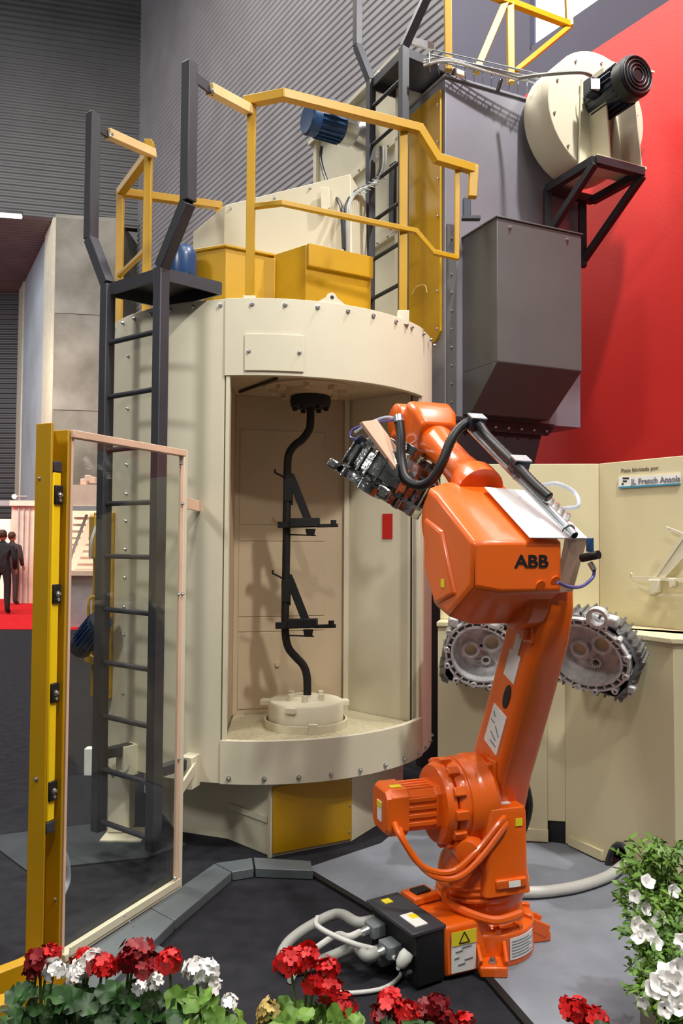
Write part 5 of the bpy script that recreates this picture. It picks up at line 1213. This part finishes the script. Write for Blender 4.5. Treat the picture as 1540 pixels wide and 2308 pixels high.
pl = thing('planter_box', 'long low planter box under the geranium row at the front', 'planter', (-.15, 1.98, 0))
for lo, hi, nm, m in (((-1.2, 1.84, .002), (1.0, 1.86, .24), 'side_board', 'planter'), ((-1.2, 2.10, .002), (1.0, 2.12, .24), 'side_board', 'planter'), ((-1.2, 1.86, .002), (-1.18, 2.10, .24), 'end_board', 'planter'), ((.98, 1.86, .002), (1.0, 2.10, .24), 'end_board', 'planter'), ((-1.18, 1.86, .01), (.98, 2.10, .22), 'soil', 'soil')):
    MB().box2(lo, hi).build(nm, m, pl)
# white petunias on the right
pt_ = thing('planter_box', 'planter box under the white petunias at the right edge', 'planter', (1.2, 2.4, 0))
for lo, hi, nm, m in (((1.0, 2.06, .013), (1.6, 2.08, .12), 'side_board', 'planter'), ((1.0, 2.66, .013), (1.6, 2.68, .12), 'side_board', 'planter'), ((1.0, 2.08, .013), (1.02, 2.66, .12), 'end_board', 'planter'), ((1.02, 2.08, .02), (1.6, 2.66, .11), 'soil', 'soil')):
    MB().box2(lo, hi).build(nm, m, pt_)
def pet_blossom():
    mb = MB(); n = 20; rg = []
    for r_, z_ in ((.003, -.03), (.006, -.012), (.020, 0), (.026, .001)):
        rg.append([V((r_*(1+(.10*cos(5*2*pi*k/n) if r_ > .015 else 0))*cos(2*pi*k/n), r_*(1+(.10*cos(5*2*pi*k/n) if r_ > .015 else 0))*sin(2*pi*k/n), z_+(.004*cos(10*pi*k/n) if r_ > .02 else 0))) for k in range(n)])
    return mb.loft(rg, cap=False).mesh('blossom', 'petal_white', 60)
PET = pet_blossom()
_l = [V((0, 0, 0)), V((.006, .005, .001)), V((.016, .006, .003)), V((.028, 0, 0)), V((.016, -.006, .003)), V((.006, -.005, .001))]
def petunia(label, c, rad, nl_, blooms, trail=()):
    t = thing('petunia', label, 'flower', V((c.x, c.y, .14)), 0, 'white petunias at the right edge')
    mb = MB(); mstem = MB()
    for k in range(64):
        d_ = V((random.gauss(0, 1), random.gauss(0, 1), random.uniform(-.3, 1.2))).normalized()
        tip = c+V((d_.x*rad[0], d_.y*rad[1], d_.z*rad[2]))*random.uniform(.8, 1.12); b0_ = V((c.x, c.y, .14))
        pth = smooth([b0_, c+(tip-c)*.4, tip], 6); mstem.tube(pth, .002, 4)
        for q_ in range(nl_):
            i = int(len(pth)*(.25+.75*random.random()))-1; i = max(1, min(i, len(pth)-1))
            m_ = Matrix.Translation(pth[i]+V((random.uniform(-.01, .01), random.uniform(-.01, .01), random.uniform(-.01, .01)))) @ rot_to((random.gauss(0, .6), random.gauss(0, .6)-.3, 1), random.random()*6.28) @ Matrix.Scale(random.uniform(.7, 1.3), 4)
            mb.add([m_ @ p for p in _l], [(0, 1, 2, 3, 4, 5)])
    for tr in trail:
        pth = smooth(tr, 6); mstem.tube(pth, .002, 4)
        for q_ in range(40):
            i = random.randrange(1, len(pth)); m_ = Matrix.Translation(pth[i]) @ rot_to((random.gauss(0, .7), random.gauss(0, .7), .8), random.random()*6.28) @ Matrix.Scale(random.uniform(.5, 1), 4)
            mb.add([m_ @ p for p in _l], [(0, 1, 2, 3, 4, 5)])
    stuff(mb.build('foliage', 'leaf_light', t, ang=60)); mstem.build('stems', 'stalk', t)
    for u, v, D, s_ in blooms:
        place('blossom', PET, t, Matrix.Translation(P(u, v, D)) @ rot_to((random.gauss(-.2, .4), -1+random.gauss(0, .3), random.uniform(.1, .9))) @ Matrix.Scale(s_*.86, 4))
petunia('upper white petunia bush with loose blossoms beside the cable opening', P(1490, 2020, 2.65), (.16, .16, .20), 26, [(1461, 1987, 2.48, 1.0), (1520, 2008, 2.46, .9), (1432, 2020, 2.50, .9), (1458, 2048, 2.46, .9), (1486, 2070, 2.44, 1.1), (1535, 2080, 2.44, .8), (1436, 2086, 2.45, .9)], ([P(1470, 2080, 2.6), P(1430, 2050, 2.55), P(1400, 2032, 2.52), P(1382, 2015, 2.5)], [P(1470, 1990, 2.6), P(1440, 1950, 2.55), P(1425, 1945, 2.5)], [P(1490, 1990, 2.6), P(1468, 1945, 2.6), P(1462, 1925, 2.6)]))
petunia('middle white petunia bush trailing over the grey mat', P(1500, 2140, 2.45), (.14, .14, .16), 24, [(1438, 2085, 2.34, 1.1), (1460, 2100, 2.32, 1.1), (1440, 2110, 2.32, 1.0), (1480, 2125, 2.3, .9), (1525, 2150, 2.28, 1.1), (1535, 2120, 2.3, .9)])
petunia('lower white petunia bush with the densest blossoms at the bottom right', P(1515, 2260, 2.25), (.12, .10, .16), 22, [(1505, 2190, 2.12, 1.3), (1530, 2185, 2.12, 1.2), (1490, 2215, 2.10, 1.3), (1520, 2215, 2.08, 1.3), (1475, 2228, 2.1, 1.1), (1510, 2240, 2.08, 1.2), (1535, 2240, 2.08, 1.2), (1528, 2265, 2.06, 1.2), (1450, 2260, 2.12, .7), (1500, 2275, 2.06, .9)])

# ================================================================== people far left
def person(label, loc, h, suit, turn):
    t = thing('person', label, 'person', loc, turn)
    def v_(x, y, z): return (x*h/1.75, y*h/1.75, z*h/1.75)
    J = [((0, 0, .95), .15), ((0, .0, 1.15), .15), ((0, 0, 1.38), .17), ((0, -.01, 1.48), .075), ((0, 0, 1.56), .06),
         ((.11, 0, .90), .10), ((.12, 0, .50), .075), ((.12, .02, .08), .055), ((.12, -.10, .04), .045),
         ((-.11, 0, .90), .10), ((-.13, .0, .50), .075), ((-.14, .03, .08), .055), ((-.14, -.09, .04), .045),
         ((.20, 0, 1.40), .075), ((.27, .02, 1.14), .06), ((.22, -.12, .95), .045), ((-.20, 0, 1.40), .075), ((-.28, .03, 1.14), .06), ((-.24, -.10, .93), .045)]
    E = [(0, 1), (1, 2), (2, 3), (3, 4), (0, 5), (5, 6), (6, 7), (7, 8), (0, 9), (9, 10), (10, 11), (11, 12), (2, 13), (13, 14), (14, 15), (2, 16), (16, 17), (17, 18)]
    me = bpy.data.meshes.new('body'); me.from_pydata([v_(*j[0]) for j in J], E, []); me.materials.append(MATS[suit])
    o = bpy.data.objects.new('body', me); col.objects.link(o); o.parent = t; WM[o] = WM[t]
    sk = o.modifiers.new('skin', 'SKIN'); me.skin_vertices.new() if not me.skin_vertices else None
    for i, j in enumerate(J):
        r_ = j[1]*h/1.75; me.skin_vertices[0].data[i].radius = (r_, r_*.8 if i < 4 else r_)
    me.skin_vertices[0].data[0].use_root = True
    sb_ = o.modifiers.new('sub', 'SUBSURF'); sb_.levels = 1; sb_.render_levels = 1
    M0 = WM[t]; hc = V(v_(0, -.01, 1.64))
    MB(M0).ball(hc, .105, 12, 8, (.82, .95, 1.12)).build('head', 'skin', t)
    MB(M0).ball(hc+V((0, .022, .03)), .108, 12, 8, (.88, .92, 1.0)).build('hair', 'hair', t)
    for s_ in (-1, 1):
        MB(M0).ball(hc+V((s_*.088, .0, -.01)), .022, 8, 6, (.5, 1, 1.3)).build('ear', 'skin', t)
        MB(M0).ball(V(v_(s_*.235, -.15, .88)), .05, 8, 6, (.6, .8, 1.3)).build('hand', 'skin', t)
    MB(M0).ball(hc+V((0, -.105, -.01)), .016, 6, 5).build('nose', 'skin', t)
    return t
pp1 = G(2, 1385); person('person in a black suit standing on the red carpet at the left edge', (pp1.x, pp1.y, .012), 1.80, 'suit', RAD(180))
pp2 = G(24, 1364); person('person in a dark brown jacket seen from behind beside the black suit', (pp2.x, pp2.y, .012), 1.78, 'suit_brown', RAD(165))
# ================================================================== far booths
bo = thing('exhibition_booth', 'white lit exhibition booth with a staircase display behind the yellow post', 'booth', V((-4.5, 14.3, 0)))
def bb(u0_, u1_, v0_, v1_, D, th, nm, m): 
    x0, x1 = P(u0_, 1200, D).x, P(u1_, 1200, D).x; z0, z1 = P(100, v1_, D).z, P(100, v0_, D).z
    return MB().box2((x0, D, max(z0, .0)), (x1, D+th, z1)).build(nm, m, bo)
bb(142, 300, 1295, 1425, 14.6, .6, 'counter', 'booth_grey'); bb(138, 300, 1286, 1297, 14.5, .8, 'counter_top', 'booth_white')
bb(142, 300, 1092, 1140, 14.6, .8, 'header', 'booth_white'); bb(142, 300, 1140, 1150, 14.58, .1, 'header_edge', 'booth_grey')
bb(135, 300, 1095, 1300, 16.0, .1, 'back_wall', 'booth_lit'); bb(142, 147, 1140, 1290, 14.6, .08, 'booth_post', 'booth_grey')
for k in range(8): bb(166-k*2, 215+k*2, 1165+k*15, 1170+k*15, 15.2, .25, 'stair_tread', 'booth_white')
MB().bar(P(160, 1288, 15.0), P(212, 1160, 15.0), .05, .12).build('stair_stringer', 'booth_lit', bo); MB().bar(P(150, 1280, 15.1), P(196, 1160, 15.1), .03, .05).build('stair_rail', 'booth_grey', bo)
for u, v in ((190, 1086), (200, 1078), (210, 1082)): MB().box(P(u, v, 14.8), (.12, .12, .12)).build('spot_fixture', 'booth_white', bo, bevel=.02)
b2_ = thing('exhibition_booth', 'pale pink booth wall behind the two people at the left edge', 'booth', G(45, 1345))
def b2b(u0_, u1_, v0_, v1_, D, th, nm, m):
    x0, x1 = P(u0_, 1200, D).x, P(u1_, 1200, D).x; z0, z1 = P(40, v1_, D).z, P(40, v0_, D).z
    return MB().box2((x0, D, max(z0, .012)), (x1, D+th, z1)).build(nm, m, b2_)
b2b(25, 140, 1134, 1360, 20.0, .2, 'wall_panel', 'booth_white'); b2b(20, 140, 1128, 1140, 19.9, .4, 'header', 'booth_white')
for u in (40, 52, 64): b2b(u, u+2, 1140, 1360, 19.95, .04, 'panel_joint', 'booth_grey')
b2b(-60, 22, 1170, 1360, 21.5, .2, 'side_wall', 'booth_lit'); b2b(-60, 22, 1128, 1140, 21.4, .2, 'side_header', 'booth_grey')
MB().cyl(P(30, 1119, 19.5), P(62, 1119, 19.5), .02, n=8).build('spot_arm', 'booth_grey', b2_); MB().ball(P(32, 1119, 19.5), .06, 8, 6).build('spot_lamp', 'tube_lit', b2_)
